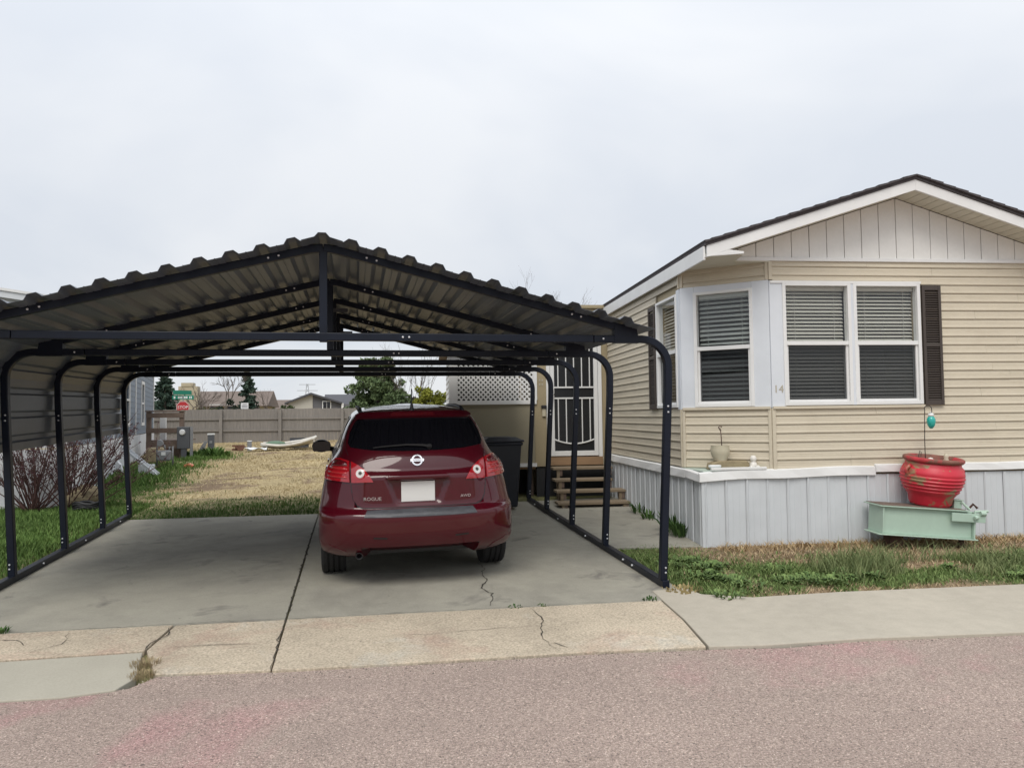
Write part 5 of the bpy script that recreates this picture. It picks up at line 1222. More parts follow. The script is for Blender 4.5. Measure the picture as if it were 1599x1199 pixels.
m = MB(); m.lathe([(0, 0), (0.30, 0.0), (0.26, 0.08), (0.12, 0.12), (0, 0.13)], 12, (-0.45, 0.35, 0.16), sx=1.2, sy=0.6); m.build('green_fold', m_tarpgreen, t, world=False, smooth=True)
t = thing('fallen_sheet', 'crumpled white plastic sheet on the dry grass by the liner heap', 'plastic sheet', (-3.28, 26.8, gz(-3.28, 26.8)))
vs = []; fs = []
for j in range(5):
    for i in range(9): vs.append((-0.35 + 0.7 * i / 8, -0.2 + 0.4 * j / 4, 0.03 + random.uniform(0, 0.09)))
for j in range(4):
    for i in range(8): fs.append((j * 9 + i, j * 9 + i + 1, (j + 1) * 9 + i + 1, (j + 1) * 9 + i))
m = MB(); m.add(vs, fs); o = m.build('sheet', m_signwhite, t, world=False); so = o.modifiers.new('solidify', 'SOLIDIFY'); so.thickness = 0.01
t = thing('dark_crate', 'dark flat crate standing behind the pale liner heap', 'crate', (-1.98, 28.2, gz(-1.98, 28.2)))
m = MB(); m.box(-0.30, 0.30, -0.15, 0.15, 0.0, 0.10); m.box(-0.33, 0.33, -0.18, 0.18, 0.101, 0.32); m.build('body', m_meterdark, t, world=False, bevel=0.02)
m = MB(); m.box(-0.335, 0.335, -0.185, 0.185, 0.321, 0.345); m.build('lid', m_blackplastic, t, world=False)
# plank, white block, rubbish near the bush
t = thing('fallen_gutter', 'pale white metal gutter length leaning down from the skirting onto the grass', 'gutter', (-4.32, 16.0, 0))
a = Vector((-5.02, 18.3, 1.08)); b = Vector((-4.24, 17.9, gz(-4.24, 17.9) + 0.02)); d = (b - a).normalized(); sdv = d.cross(Vector((0, 0, 1))).normalized(); upv = sdv.cross(d)
m = MB(); pr = [(-0.06, 0.05), (-0.055, 0.0), (0.055, 0.0), (0.06, 0.05), (0.068, 0.05), (0.062, -0.008), (-0.062, -0.008), (-0.068, 0.05)]
vs = [tuple(p + sdv * x + upv * z_) for p in (a, b) for x, z_ in pr]; n = len(pr)
m.add(vs, [(i, (i + 1) % n, (i + 1) % n + n, i + n) for i in range(n)] + [tuple(range(n)), tuple(range(2 * n - 1, n - 1, -1))]); m.build('channel', m_nwhite, t)
t = thing('white_crate', 'white slatted plastic crate lying on the grass under the gutter', 'crate', (-4.66, 18.7, gz(-4.66, 18.7)), 0.25)
for k in range(6):
    m = MB(); m.box(-0.16 + k * 0.056, -0.115 + k * 0.056, -0.12, 0.12, 0.0, 0.20 - 0.006 * (k % 2)); m.build('slat', m_nwhite, t, world=False)
m = MB(); m.box(-0.17, 0.18, 0.121, 0.135, 0.0, 0.21); m.build('back', m_nwhite, t, world=False)
t = thing('buff_rock', 'buff coloured rock lying under the bare shrub', 'rock', (-4.05, 12.75, gz(-4.05, 12.75)))
bm = bmesh.new(); bmesh.ops.create_icosphere(bm, subdivisions=3, radius=0.28)
for v in bm.verts:
    n_ = math.sin(v.co.x * 11 + 1) * math.cos(v.co.y * 9) * 0.04 + math.sin(v.co.z * 14) * 0.02; v.co *= 1 + n_ * 2; v.co.z = v.co.z * 0.72 + 0.14
me = bpy.data.meshes.new('body'); bm.to_mesh(me); bm.free(); me.materials.append(m_stone); o = bpy.data.objects.new('body', me); col.objects.link(o); o.parent = t; WM[o] = WM[t]
t = thing('black_hose', 'coiled black hose lying in the grass beside the bare shrub', 'hose', (-3.85, 12.3, gz(-3.85, 12.3)))
m = MB(); pts = []
for i in range(60):
    q = i * 0.42; pts.append((0.20 * math.cos(q) * (1 + 0.05 * math.sin(i)), 0.13 * math.sin(q), 0.03 + 0.10 * i / 60 + 0.02 * math.sin(i * 1.3)))
m.tube(pts, 0.02, 6); m.build('coil', m_blackplastic, t, world=False, smooth=True)

# ------------------------------------------------------------------ fence across the back of the lot
FYY = 34.0
fence = thing('wood_fence', 'weathered grey brown board fence with rails across the back of the lot', 'fence', (0, FYY, gz(0, FYY)))
m = MB(); x = -16.0; zt = 2.13
rz_ = random.Random(3)
while x < 9:
    w = 0.138; h = zt + rz_.uniform(-0.012, 0.012); m.box(x, x + w - 0.005, FYY + 0.05, FYY + 0.068 + rz_.uniform(0, 0.006), 0.72, h); x += w
o = m.build('board', m_fence, fence); o['kind'] = 'stuff'
px_posts = [-15.1, -12.7, -10.3, -7.9, -5.58, -3.2, -0.62, 1.8, 4.2, 6.6]
for x in px_posts:
    m = MB(); m.box(x - 0.06, x + 0.06, FYY - 0.09, FYY + 0.045, 0.70, zt - 0.02); m.build('post', m_fence, fence)
for i in range(len(px_posts) - 1):
    for zz in (1.73, 1.24):
        m = MB(); dz = rz_.uniform(-0.02, 0.02); x0, x1 = px_posts[i] + 0.065, px_posts[i + 1] - 0.065
        m.add([(x0, FYY - 0.0, zz - 0.045), (x1, FYY - 0.0, zz - 0.045 + dz), (x1, FYY + 0.045, zz - 0.045 + dz), (x0, FYY + 0.045, zz - 0.045), (x0, FYY - 0.0, zz + 0.045), (x1, FYY - 0.0, zz + 0.045 + dz), (x1, FYY + 0.045, zz + 0.045 + dz), (x0, FYY + 0.045, zz + 0.045)], [(0, 3, 2, 1), (4, 5, 6, 7), (0, 1, 5, 4), (1, 2, 6, 5), (2, 3, 7, 6), (3, 0, 4, 7)]); m.build('rail', m_fence, fence)

# ------------------------------------------------------------------ beyond the fence: signs, houses, pylon
Zb = 0.79
t = thing('street_sign', 'stop sign pole topped with two green street name blades behind the fence', 'street sign', (-7.80, 37.5, Zb))
m = MB(); m.tube([(0, 0, 0), (0, 0, 2.05)], 0.03, 8); m.build('pole', m_meter, t, world=False)
oc = [(0.30 * math.cos(PI / 8 + k * PI / 4), 1.50 + 0.30 * math.sin(PI / 8 + k * PI / 4)) for k in range(8)]
m = MB(); m.prism(oc, -0.05, -0.042, 'y'); sg = m.build('stop_plate', m_stop, t, world=False)
m = MB(); add_text(m, 'STOP', 0.19, lambda x, y, d: (x, -0.052 - d, 1.50 + y), 0.003); m.build('lettering', m_signwhite, sg, world=False)
m = MB()
for k in range(8):
    q0, q1 = PI / 8 + k * PI / 4, PI / 8 + (k + 1) * PI / 4
    m.prism([(0.275 * math.cos(q0), 1.5 + 0.275 * math.sin(q0)), (0.29 * math.cos(q0), 1.5 + 0.29 * math.sin(q0)), (0.29 * math.cos(q1), 1.5 + 0.29 * math.sin(q1)), (0.275 * math.cos(q1), 1.5 + 0.275 * math.sin(q1))], -0.055, -0.0505, 'y')
m.build('border', m_signwhite, sg, world=False)
m = MB(); m.box(-0.46, 0.46, -0.012, 0.0, 1.86, 2.05); bl1 = m.build('name_blade', m_sgreen, t, world=False)
m = MB()
for (a, b) in ((-0.40, -0.33), (-0.22, -0.14), (-0.12, -0.05), (-0.03, 0.03), (0.05, 0.11), (0.13, 0.19), (0.27, 0.31), (0.33, 0.38)): m.box(a, b, -0.016, -0.0125, 1.90, 2.00)
m.build('lettering', m_signwhite, bl1, world=False)
m = MB(); Rm = lambda x, y, z: (0.80 * x, 0.6 * x + y, z); m.box(-0.46, 0.40, -0.012, 0.0, 2.08, 2.27, Rm); bl2 = m.build('name_blade', m_sgreen, t, world=False)
t = thing('small_sign', 'small white notice sign on a thin post behind the fence', 'sign', (-4.72, 34.7, Zb))
m = MB(); m.tube([(-0.1, 0, 0), (-0.1, 0, 1.6)], 0.02, 6); m.build('pole', m_meter, t, world=False)
m = MB(); m.box(-0.16, 0.15, -0.03, -0.021, 1.36, 1.62); s2 = m.build('plate', m_signwhite, t, world=False)
m = MB()
for k, (a, b) in enumerate(((-0.11, 0.10), (-0.12, 0.11), (-0.09, 0.08))): m.box(a, b, -0.034, -0.0305, 1.42 + k * 0.06, 1.445 + k * 0.06)
m.build('lettering', m_meter, s2, world=False)
def house(name, label, x0, x1, y0, y1, zw, zr, wall, roof_m, axis='x'):
    t = thing(name, label, 'house', ((x0 + x1) / 2, y0, Zb)); m = MB(); m.box(x0, x1, y0, y1, Zb, zw); m.build('wall', wall, t)
    m = MB(); o_ = 0.4; ym = (y0 + y1) / 2
    if axis == 'x': m.prism([(y0 - o_, zw - 0.05), (y1 + o_, zw - 0.05), (ym, zr)], x0 - o_, x1 + o_, 'x')
    else:
        xm = (x0 + x1) / 2; m.prism([(x0 - o_, zw - 0.05), (x1 + o_, zw - 0.05), (xm, zr)], y0 - o_, y1 + o_, 'y')
    r = m.build('roof', roof_m, t); return t, r
hA, rA = house('far_house', 'long brown roofed house with a buff chimney beyond the fence', -13.6, -6.9, 60, 68, 2.75, 3.95, m_housewall, m_houseroof)
m = MB(); m.box(-12.6, -11.3, 59.0, 60.0, Zb, 4.15); m.box(-12.4, -11.6, 58.95, 59.9, 4.15, 4.40); m.build('chimney', m_housewall, hA)
for (a, b) in ((-10.6, -9.8), (-9.4, -8.9)):
    m = MB(); m.box(a - 0.06, b + 0.06, 59.93, 59.97, 1.8, 2.85); w_ = m.build('window', m_white, hA); m = MB(); m.box(a, b, 59.90, 59.93, 1.86, 2.79); m.build('pane', m_carglass, w_)
t, r = house('far_house', 'tan low apartment building far behind the two spruces', -9.6, -5.2, 95, 104, 3.0, 4.1, m_housewall, m_houseroof)
# grey house with a mono pitch gable
gh = thing('far_house', 'modern grey and pale stucco house with a lopsided gable behind the fence', 'house', (-3.0, 55, Zb))
m = MB(); m.prism([(-4.62, Zb), (-3.0, Zb), (-3.0, 3.38), (-4.62, 2.80)], 55.0, 63.0, 'y'); m.build('stucco_wall', m_grey1, gh)
m = MB(); m.prism([(-2.995, Zb), (0.6, Zb), (0.6, 2.6), (-1.2, 2.72), (-2.995, 3.38)], 55.05, 63.0, 'y'); m.build('siding_wall', m_grey2, gh)
m = MB(); m.prism([(-4.85, 2.70), (-3.1, 3.36), (-3.1, 3.50), (-4.85, 2.82)], 54.7, 63, 'y'); m.prism([(-3.095, 3.36), (-1.0, 2.70), (-1.0, 2.82), (-3.095, 3.50)], 54.7, 63, 'y'); m.build('roof', m_darkroof, gh)
m = MB(); m.prism([(57.2, 2.66), (61.0, 3.55), (64.5, 2.66)], -2.4, 3.5, 'x'); m.build('rear_roof', m_darkroof, gh)
m = MB(); m.box(-2.35, -1.75, 54.96, 55.04, 2.35, 2.92); w_ = m.build('window', m_white, gh)
for a in (-2.29, -2.03): 
    m = MB(); m.box(a, a + 0.22, 54.93, 54.955, 2.41, 2.86); m.build('pane', m_carglass, w_)
m = MB(); m.box(-1.05, -0.9, 54.8, 54.95, Zb, 2.75); m.build('white_post', m_white, gh)
# pylon
t = thing('pylon', 'faint steel lattice transmission pylon far on the horizon', 'pylon', (-18.3, 300, Zb)); m = MB()
Hh = 14.2
for lv in range(8):
    z0, z1 = Hh * lv / 8, Hh * (lv + 1) / 8; wa, wb = 1.6 * (1 - lv / 9.5), 1.6 * (1 - (lv + 1) / 9.5)
    for sx in (-1, 1):
        m.tube([(sx * wa, 0, z0), (sx * wb, 0, z1)], 0.09, 4); m.tube([(sx * wa, 0, z0), (-sx * wb, 0, z1)], 0.06, 4)
for zz, w in ((Hh * 0.98, 3.0), (Hh * 0.82, 3.8), (Hh * 0.68, 3.2)): m.tube([(-w, 0, zz), (w, 0, zz)], 0.10, 4)
m.build('lattice', m_tower, t, world=False)

# ------------------------------------------------------------------ trees and shrubs
def clump_mesh(name, parent, centers, size, colA, colB, n, flat=0.0, mat=m_leaf, seed=0, jitter=1.0):
    """many small leaf cards scattered through (centre, radius) clumps; vertices relative to the parent"""
    r = np.random.default_rng(seed); C_ = np.array([c[:3] for c in centers]); R_ = np.array([c[3] for c in centers])
    w = R_ ** 2; idx = r.choice(len(C_), n, p=w / w.sum())
    d = r.normal(size=(n, 3)); d /= np.linalg.norm(d, axis=1)[:, None]; rad = R_[idx] * (0.55 + 0.5 * r.random(n)) ** 1.0
    P0 = C_[idx] + d * rad[:, None] * np.array([1, 1, 0.85])
    a = r.normal(size=(n, 3)); a /= np.linalg.norm(a, axis=1)[:, None]
    b = np.cross(a, r.normal(size=(n, 3))); b /= np.linalg.norm(b, axis=1)[:, None]
    s = size * (0.6 + 0.8 * r.random(n))[:, None]
    V = np.stack([P0 - a * s, P0 + b * s * 0.45, P0 + a * s, P0 - b * s * 0.45], 1).reshape(-1, 3)
    F = np.arange(n * 4).reshape(n, 4)
    tone = np.clip(r.random(n) * 0.7 + 0.3 * r.random(len(C_))[idx], 0, 1)
    Cc = np.array(colA) * (1 - tone[:, None]) + np.array(colB) * tone[:, None]
    o = rawmesh(name, V, F, mat, np.repeat(Cc, 4, 0), parent); o['kind'] = 'stuff' if False else 'thing'
    del o['kind']
    return o
def spruce(x, y, h, r, label, seed):
    t = thing('spruce_tree', label, 'tree', (x, y, Zb), group='spruces beyond the fence'); rr = random.Random(seed)
    m = MB(); m.tube([(0, 0, -0.1), (0, 0, h * 0.5), (0, 0, h * 0.98)], [0.12, 0.07, 0.01], 7); m.build('trunk', m_bark, t, world=False)
    cen = []; lv = int(h / 0.17)
    for i in range(lv):
        zz = h * (0.04 + 0.94 * i / lv); rad = r * (1 - i / lv) ** 0.85 * rr.uniform(0.8, 1.1) + 0.05; nb = max(5, int(13 * rad / r))
        for k in range(nb):
            q = rr.uniform(0, 2 * PI); L_ = rad * rr.uniform(0.75, 1.12)
            for f in (0.3, 0.55, 0.8, 1.0): cen.append((L_ * f * math.cos(q), L_ * f * math.sin(q), zz - 0.18 * L_ * f + 0.05 * f * f, 0.11 * (1.25 - 0.6 * f)))
    clump_mesh('crown', t, cen, 0.10, (0.022, 0.042, 0.032), (0.075, 0.115, 0.085), 8500, seed=seed); return t
spruce(-10.3, 45, 3.55, 1.6, 'dense dark blue green spruce beside the blue home', 11)
spruce(-6.62, 50, 4.25, 1.0, 'narrow tall spruce with open branches standing right of the bare trees', 12)
def bare(name, label, cat, x, y, z, h, seed, spread=0.5, levels=5, r0=0.06, mat=m_bark, nstem=1, buds=None, lean=0.0, group=None, dens=2, thin=0.62):
    t = thing(name, label, cat, (x, y, z), group=group); rr = random.Random(seed); m = MB(); tips = []
    def grow(p, d, L_, r, lv):
        q = p; pts = [tuple(p)]; rs = [r]
        for k in range(3):
            d = (d + Vector((rr.gauss(0, 0.12), rr.gauss(0, 0.12), rr.gauss(0, 0.06) + 0.05))).normalized(); q = q + d * L_ / 3; pts.append(tuple(q)); rs.append(r * (1 - 0.3 * (k + 1) / 3))
            if lv <= 2: tips.append(tuple(q))
        m.tube(pts, rs, 4 if lv < 3 else 6, cap=False)
        if lv > 0:
            for c in range(dens if rr.random() < 0.6 else dens + 1):
                ax = Vector((rr.gauss(0, 1), rr.gauss(0, 1), rr.gauss(0, 0.5))); ax = (ax - d * ax.dot(d)).normalized()
                ang = rr.uniform(0.35, 1.0) * spread * 1.4; nd = (d * math.cos(ang) + ax * math.sin(ang)).normalized()
                st = Vector(pts[rr.choice([2, 3, 3])]); grow(st, nd, L_ * rr.uniform(0.62, 0.85), r * thin, lv - 1)
    for s_ in range(nstem):
        q = rr.uniform(0, 2 * PI); tl = rr.uniform(0.05, 1.0) * (spread if nstem > 1 else 0.08)
        d = Vector((math.cos(q) * math.sin(tl), math.sin(q) * math.sin(tl), math.cos(tl))).normalized()
        grow(Vector((rr.gauss(0, 0.03 * nstem ** 0.5), rr.gauss(0, 0.03 * nstem ** 0.5), -0.05)), d, h * 0.34 * rr.uniform(0.8, 1.15), r0 * rr.uniform(0.6, 1.0), levels)
    m.build('branches' if nstem > 1 else 'trunk', mat, t, world=False)
    if buds:
        cen = [(a[0], a[1], a[2], 0.05) for a in rr.sample(tips, min(len(tips), buds[0]))]
        clump_mesh('buds', t, cen, buds[1], buds[2], buds[3], buds[4], seed=seed)
    return t
bare('bare_tree', 'bare wide branched tree in front of the brown roofed house', 'tree', -7.75, 48, Zb, 3.9, 21, 0.42, 6, 0.08, group='bare trees beyond the fence', thin=0.66)
bare('bare_tree', 'bare upright tree leaning towards the narrow spruce', 'tree', -8.35, 47, Zb, 3.6, 22, 0.42, 6, 0.07, group='bare trees beyond the fence', thin=0.66)
bare('bare_tree', 'pale bare tree peeking from behind the dark spruce', 'tree', -11.6, 58, Zb, 4.6, 27, 0.6, 6, 0.09, group='bare trees beyond the fence', thin=0.66)
bare('bare_tree', 'small slender bare tree between the narrow spruce and the grey house', 'tree', -5.40, 50, Zb, 3.3, 23, 0.4, 5, 0.06, group='bare trees beyond the fence', thin=0.62)
bare('bare_tree', 'tall thin twiggy tree between the big green tree and the porch', 'tree', 2.75, 36, Zb, 4.1, 24, 0.30, 5, 0.045, nstem=5, group='bare trees beyond the fence', thin=0.6)
bare('bare_tree', 'tall bare tree whose top twigs show above the carport roof', 'tree', 9.2, 42, Zb, 7.3, 25, 0.35, 6, 0.06, group='bare trees beyond the fence', thin=0.62)
def leafy(name, label, cat, x, y, z, cen, size, ca, cb_, n, seed, trunk=None, group=None):
    t = thing(name, label, cat, (x, y, z), group=group)
    if trunk:
        m = MB(); m.tube([(0, 0, -0.1), (0.05, 0, trunk * 0.5), (0, 0, trunk)], [0.14, 0.10, 0.05], 7)
        for k in range(6):
            q = k * 1.05; m.tube([(0, 0, trunk * 0.5), (0.6 * math.cos(q), 0.6 * math.sin(q), trunk * 0.9)], [0.05, 0.02], 5)
        m.build('trunk', m_bark, t, world=False)
    clump_mesh('crown', t, cen, size, ca, cb_, n, seed=seed); return t
rr = random.Random(5)
cen = []
for k in range(130):
    zz = rr.uniform(0.25, 3.55); half = 1.72 if zz < 1.9 else 1.72 - (zz - 1.9) * 0.60
    q = rr.uniform(0, 2 * PI); rad = half * math.sqrt(rr.random()) * 0.9; cen.append((rad * math.cos(q), rad * math.sin(q) * 0.8, zz, rr.uniform(0.18, 0.38)))
leafy('leafy_tree', 'dense dark green bushy tree rising behind the fence and car', 'tree', 0.98, 36.5, Zb, cen, 0.085, (0.048, 0.08, 0.032), (0.165, 0.22, 0.10), 22000, 31, 3.0)
cen = [(rr.uniform(-0.75, 0.85), rr.uniform(-0.4, 0.4), rr.uniform(0.4, 2.05 + 0.25 * rr.random()), rr.uniform(0.12, 0.26)) for _ in range(55)]
leafy('forsythia_bush', 'bright yellow green bush behind the fence at the porch corner', 'bush', 3.42, 35.5, Zb, cen, 0.06, (0.12, 0.135, 0.018), (0.30, 0.31, 0.05), 7000, 32, 0.9)
cen = [(rr.uniform(-0.5, 0.5), rr.uniform(-0.3, 0.3), rr.uniform(0.3, 1.75), rr.uniform(0.10, 0.22)) for _ in range(30)]
leafy('grey_shrub', 'dull grey brown shrub right beside the big green tree', 'shrub', 2.45, 37.5, Zb, cen, 0.06, (0.07, 0.06, 0.045), (0.17, 0.15, 0.11), 3500, 33, 0.9)
for (x, y, w, h, ca, cb_, lab) in ((-9.0, 52, 1.1, 1.75, (0.03, 0.04, 0.018), (0.10, 0.105, 0.05), 'low olive shrub below the brown roof'), (-7.2, 47, 0.8, 2.05, (0.012, 0.02, 0.014), (0.04, 0.055, 0.035), 'dark rounded evergreen shrub left of the small white sign'),
                                  (-5.95, 46, 1.5, 1.75, (0.06, 0.042, 0.038), (0.14, 0.105, 0.09), 'reddish brown bare hedge right of the small white sign'), (-4.35, 45, 0.9, 1.55, (0.05, 0.045, 0.03), (0.12, 0.12, 0.06), 'mixed brown green shrub left of the grey house'), (-4.0, 47, 0.55, 1.9, (0.03, 0.05, 0.02), (0.10, 0.13, 0.05), 'small green shrub against the pale stucco wall')):
    cen = [(rr.uniform(-w, w) * 0.8, rr.uniform(-0.4, 0.4), rr.uniform(0.3, h * (1 - 0.25 * rr.random())), rr.uniform(0.15, 0.3)) for _ in range(28)]
    leafy('garden_shrub', lab, 'shrub', x, y, Zb, cen, 0.075, ca, cb_, 3000, int(abs(x) * 10), 0.8, group='shrubs beyond the fence')
def fan_shrub(label, x, y, h, n, seed, spread, bias=0.0):
    """leafless shrub: straight stems fanning from one root, short twigs, tiny dark buds"""
    t = thing('bare_shrub', label, 'shrub', (x, y, gz(x, y)), group='bare shrubs along the neighbouring skirting'); rr = random.Random(seed); m = MB(); tips = []
    for k in range(n):
        q = rr.uniform(0, 2 * PI); tl = spread * math.sqrt(rr.random()); d = Vector((math.cos(q) * math.sin(tl) + bias * rr.random(), math.sin(q) * math.sin(tl) * 0.6, math.cos(tl))).normalized()
        L_ = h * rr.uniform(0.7, 1.12); p = Vector((rr.gauss(0, 0.05), rr.gauss(0, 0.04), -0.04)); pts = [tuple(p)]
        for i in range(5):
            d = (d + Vector((rr.gauss(0, 0.05), rr.gauss(0, 0.05), 0.02))).normalized(); p = p + d * L_ / 5; pts.append(tuple(p))
            for c in range(2 if i > 0 else 0):
                td = (d * 0.8 + Vector((rr.gauss(0, 0.5), rr.gauss(0, 0.4), rr.uniform(0, 0.4)))).normalized(); tl_ = L_ * rr.uniform(0.12, 0.30); e = p + td * tl_
                m.tube([tuple(p), tuple(p + td * tl_ * 0.5 + Vector((0, 0, 0.01))), tuple(e)], [0.0042, 0.0034, 0.002], 4, cap=False)
                for f in (0.4, 0.7, 1.0): tips.append(tuple(p + td * tl_ * f))
        m.tube(pts, [0.0095, 0.0085, 0.007, 0.006, 0.0045, 0.003], 5, cap=False)
    m.build('branches', m_redbark, t, world=False)
    clump_mesh('buds', t, [(a[0], a[1], a[2], 0.022) for a in tips], 0.017, (0.05, 0.02, 0.028), (0.12, 0.06, 0.065), len(tips) * 2, seed=seed)
fan_shrub('leafless reddish shrub with fanned stems between the first two left posts', -4.62, 12.45, 1.25, 46, 41, 0.95)
fan_shrub('leafless reddish shrub arching right towards the fallen gutter', -4.18, 12.6, 1.35, 40, 42, 0.95, 0.35)

# ------------------------------------------------------------------ grass, weeds, litter
def blades(name, n, sampler, hfun, wid, seed, label_kind='stuff', bend=0.5):
    r = np.random.default_rng(seed); x, y, hmul, colr = sampler(r, n); n = len(x)
    Zg = np.array([gz(a, b) for a, b in zip(x, y)]) - 0.03
    h = hfun(r, n) * hmul; q = r.random(n) * 2 * PI; w = wid * (0.6 + 0.8 * r.random(n))
    dx, dy = np.cos(q), np.sin(q); lean = bend * h * (0.3 + r.random(n)); q2 = r.random(n) * 2 * PI; lx, ly = np.cos(q2) * lean, np.sin(q2) * lean
    b0 = np.stack([x - dx * w, y - dy * w, Zg], 1); b1 = np.stack([x + dx * w, y + dy * w, Zg], 1)
    m0 = np.stack([x - dx * w * 0.8 + lx * 0.4, y - dy * w * 0.8 + ly * 0.4, Zg + h * 0.6], 1); m1 = np.stack([x + dx * w * 0.8 + lx * 0.4, y + dy * w * 0.8 + ly * 0.4, Zg + h * 0.6], 1)
    tp = np.stack([x + lx, y + ly, Zg + h * 0.95], 1)
    V = np.stack([b0, b1, m1, m0, tp], 1).reshape(-1, 3); k = np.arange(n)[:, None] * 5
    F = np.concatenate([k + np.array([[0, 1, 2]]), k + np.array([[0, 2, 3]]), k + np.array([[3, 2, 4]])], 0)
    o = rawmesh(name, V, F, m_blade, np.repeat(colr, 5, 0), nper=3); o['kind'] = label_kind; return o
def tone(r, n, a, b): 
    t = r.random(n)[:, None]; return np.array(a) * (1 - t) + np.array(b) * t
GA, GB = (0.06, 0.12, 0.026), (0.165, 0.255, 0.07)
SA, SB = (0.38, 0.305, 0.175), (0.54, 0.45, 0.28)
def area(x0, x1, y0, y1, kind, thr=None):
    def f(r, n):
        x = r.uniform(x0, x1, n); y = r.uniform(y0, y1, n); g = greenness(x, y)
        house_ = (x > 3.60 + 0.0875 * (y - 7.75)) & (y > 7.78 - 0.0875 * (x - 3.65)); walk = ((x > 2.66) & (x < 3.7) & (y > 7.95) & (y < 11.6))
        drvm = (x > -3.24) & (x < 2.68) & (y < np.where(x < -0.5, 11.25, 11.42)); porch = (x > 1.4) & (x < 4.2) & (y > 11.4) & (y < 16)
        walkedge = (y < np.interp(x, [-16, 2.4, 2.74, 2.78, 3.1, 3.87, 5.41, 7.5, 13], [7.2, 5.9, 6.12, 5.92, 5.75, 5.72, 5.58, 5.38, 4.95]) + 0.03 * (vnoise(x, y, 6, 12) - 0.3))
        neigh = (x < -4.39 - 0.172 * (y - 12.92) - 0.03) & (y > 12.9 + 0.17 * (x + 4.39))
        ok = ~(house_ | walk | drvm | porch | walkedge | neigh) & (y < 33.9)
        if kind == 'green': ok &= r.random(n) < g ** 1.3; c = tone(r, n, GA, GB) * (0.75 + 0.5 * vnoise(x, y, 1.6, 20))[:, None]; hm = 0.6 + 0.7 * vnoise(x, y, 2.4, 21)
        elif kind == 'straw': ok &= r.random(n) < (1 - g) * np.clip(1.5 - 1.7 * (vnoise(x, y, 1.4, 5) * 0.6 + vnoise(x, y, 4.1, 6) * 0.4), 0.08, 1); c = tone(r, n, SA, SB) * (0.7 + 0.6 * vnoise(x, y, 0.8, 22))[:, None]; hm = 0.5 + 0.8 * vnoise(x, y, 1.9, 23)
        elif kind == 'mix':
            pick = r.random(n) < np.clip(g, 0, 1); c = np.where(pick[:, None], tone(r, n, (0.075, 0.13, 0.035), (0.21, 0.27, 0.095)), tone(r, n, (0.27, 0.19, 0.11), (0.52, 0.41, 0.26)))
            ok &= pick | (r.random(n) < 0.55); hm = np.where(pick, 0.5 + 1.0 * vnoise(x, y, 2.6, 24), 0.35 + 0.5 * vnoise(x, y, 3.0, 25))
        return x[ok], y[ok], hm[ok], c[ok]
    return f
hs = lambda lo, hi: (lambda r, n: lo + (hi - lo) * r.random(n) ** 1.3)
blades('lawn_grass', 90000, area(-6.5, -3.1, 6.0, 13.5, 'green'), hs(0.04, 0.11), 0.0045, 51)
blades('lawn_grass', 60000, area(-6.8, 0.5, 11.1, 17, 'green'), hs(0.022, 0.062), 0.0055, 52)
blades('lawn_grass', 30000, area(-7.0, -3.0, 16, 27, 'green'), hs(0.05, 0.16), 0.009, 53)
blades('dry_grass', 60000, area(-6.5, 3.0, 11.2, 20, 'straw'), hs(0.02, 0.05), 0.0055, 54, bend=1.6)
blades('dry_grass', 100000, area(-8, 5.0, 20, 33.8, 'straw'), hs(0.02, 0.06), 0.0065, 55, bend=1.6)
blades('weed_grass', 60000, area(2.64, 8.6, 5.3, 8.05, 'mix'), hs(0.018, 0.06), 0.0045, 56, bend=1.0)
# taller wispy weeds on the right in front of the steel frame
def tall(r, n):
    x = 5.25 + r.normal(0, 0.75, n); y = 6.32 - 0.10 * (x - 5.2) + r.normal(0, 0.20, n); ok = (x > 4.1) & (x < 8.0) & (vnoise(x, y, 2.2, 30) > 0.30) & (y > 5.72) & (y < 6.85)
    return x[ok], y[ok], (0.5 + 0.9 * vnoise(x, y, 1.7, 31))[ok], tone(r, ok.sum(), (0.10, 0.14, 0.055), (0.25, 0.28, 0.125))
blades('tall_weeds', 6000, tall, hs(0.07, 0.22), 0.0030, 57, bend=0.7)
def strawrow(r, n):
    u = r.uniform(0.1, 4.7, n); v = -0.10 - np.abs(r.normal(0, 0.13, n)); p = np.array([3.653, 7.748]); hx = np.array([0.99617, -0.08745]); hy = np.array([0.08745, 0.99617])
    xy = p + u[:, None] * hx + v[:, None] * hy; return xy[:, 0], xy[:, 1], np.ones(n), tone(r, n, (0.30, 0.20, 0.10), (0.55, 0.42, 0.25))
blades('dead_weeds', 3500, strawrow, hs(0.02, 0.10), 0.0045, 58, bend=1.3)
def weed(x, y, label, n, h, seed, group=None, ca=(0.03, 0.07, 0.02), cb_=(0.09, 0.16, 0.045), rad=0.10, wid=0.012):
    t = thing('weed', label, 'weed', (x, y, gz(x, y)), group=group); r = np.random.default_rng(seed)
    q = r.random(n) * 2 * PI; rr_ = rad * np.sqrt(r.random(n)); bx, by = rr_ * np.cos(q), rr_ * np.sin(q); hh = h * (0.35 + 0.65 * r.random(n)); out_ = hh * (0.25 + 0.7 * r.random(n))
    dx, dy = np.cos(q + r.normal(0, 0.5, n)), np.sin(q + r.normal(0, 0.5, n)); w = wid * (0.5 + r.random(n))
    V = np.stack([np.stack([bx, by, 0 * bx - 0.02], 1), np.stack([bx + dx * out_ * 0.55 - dy * w, by + dy * out_ * 0.55 + dx * w, hh * 0.7], 1), np.stack([bx + dx * out_, by + dy * out_, hh], 1), np.stack([bx + dx * out_ * 0.55 + dy * w, by + dy * out_ * 0.55 - dx * w, hh * 0.7], 1)], 1).reshape(-1, 3)
    rawmesh('leaf', V, np.arange(n * 4).reshape(n, 4), m_blade, np.repeat(tone(r, n, ca, cb_), 4, 0), t, 'stuff')
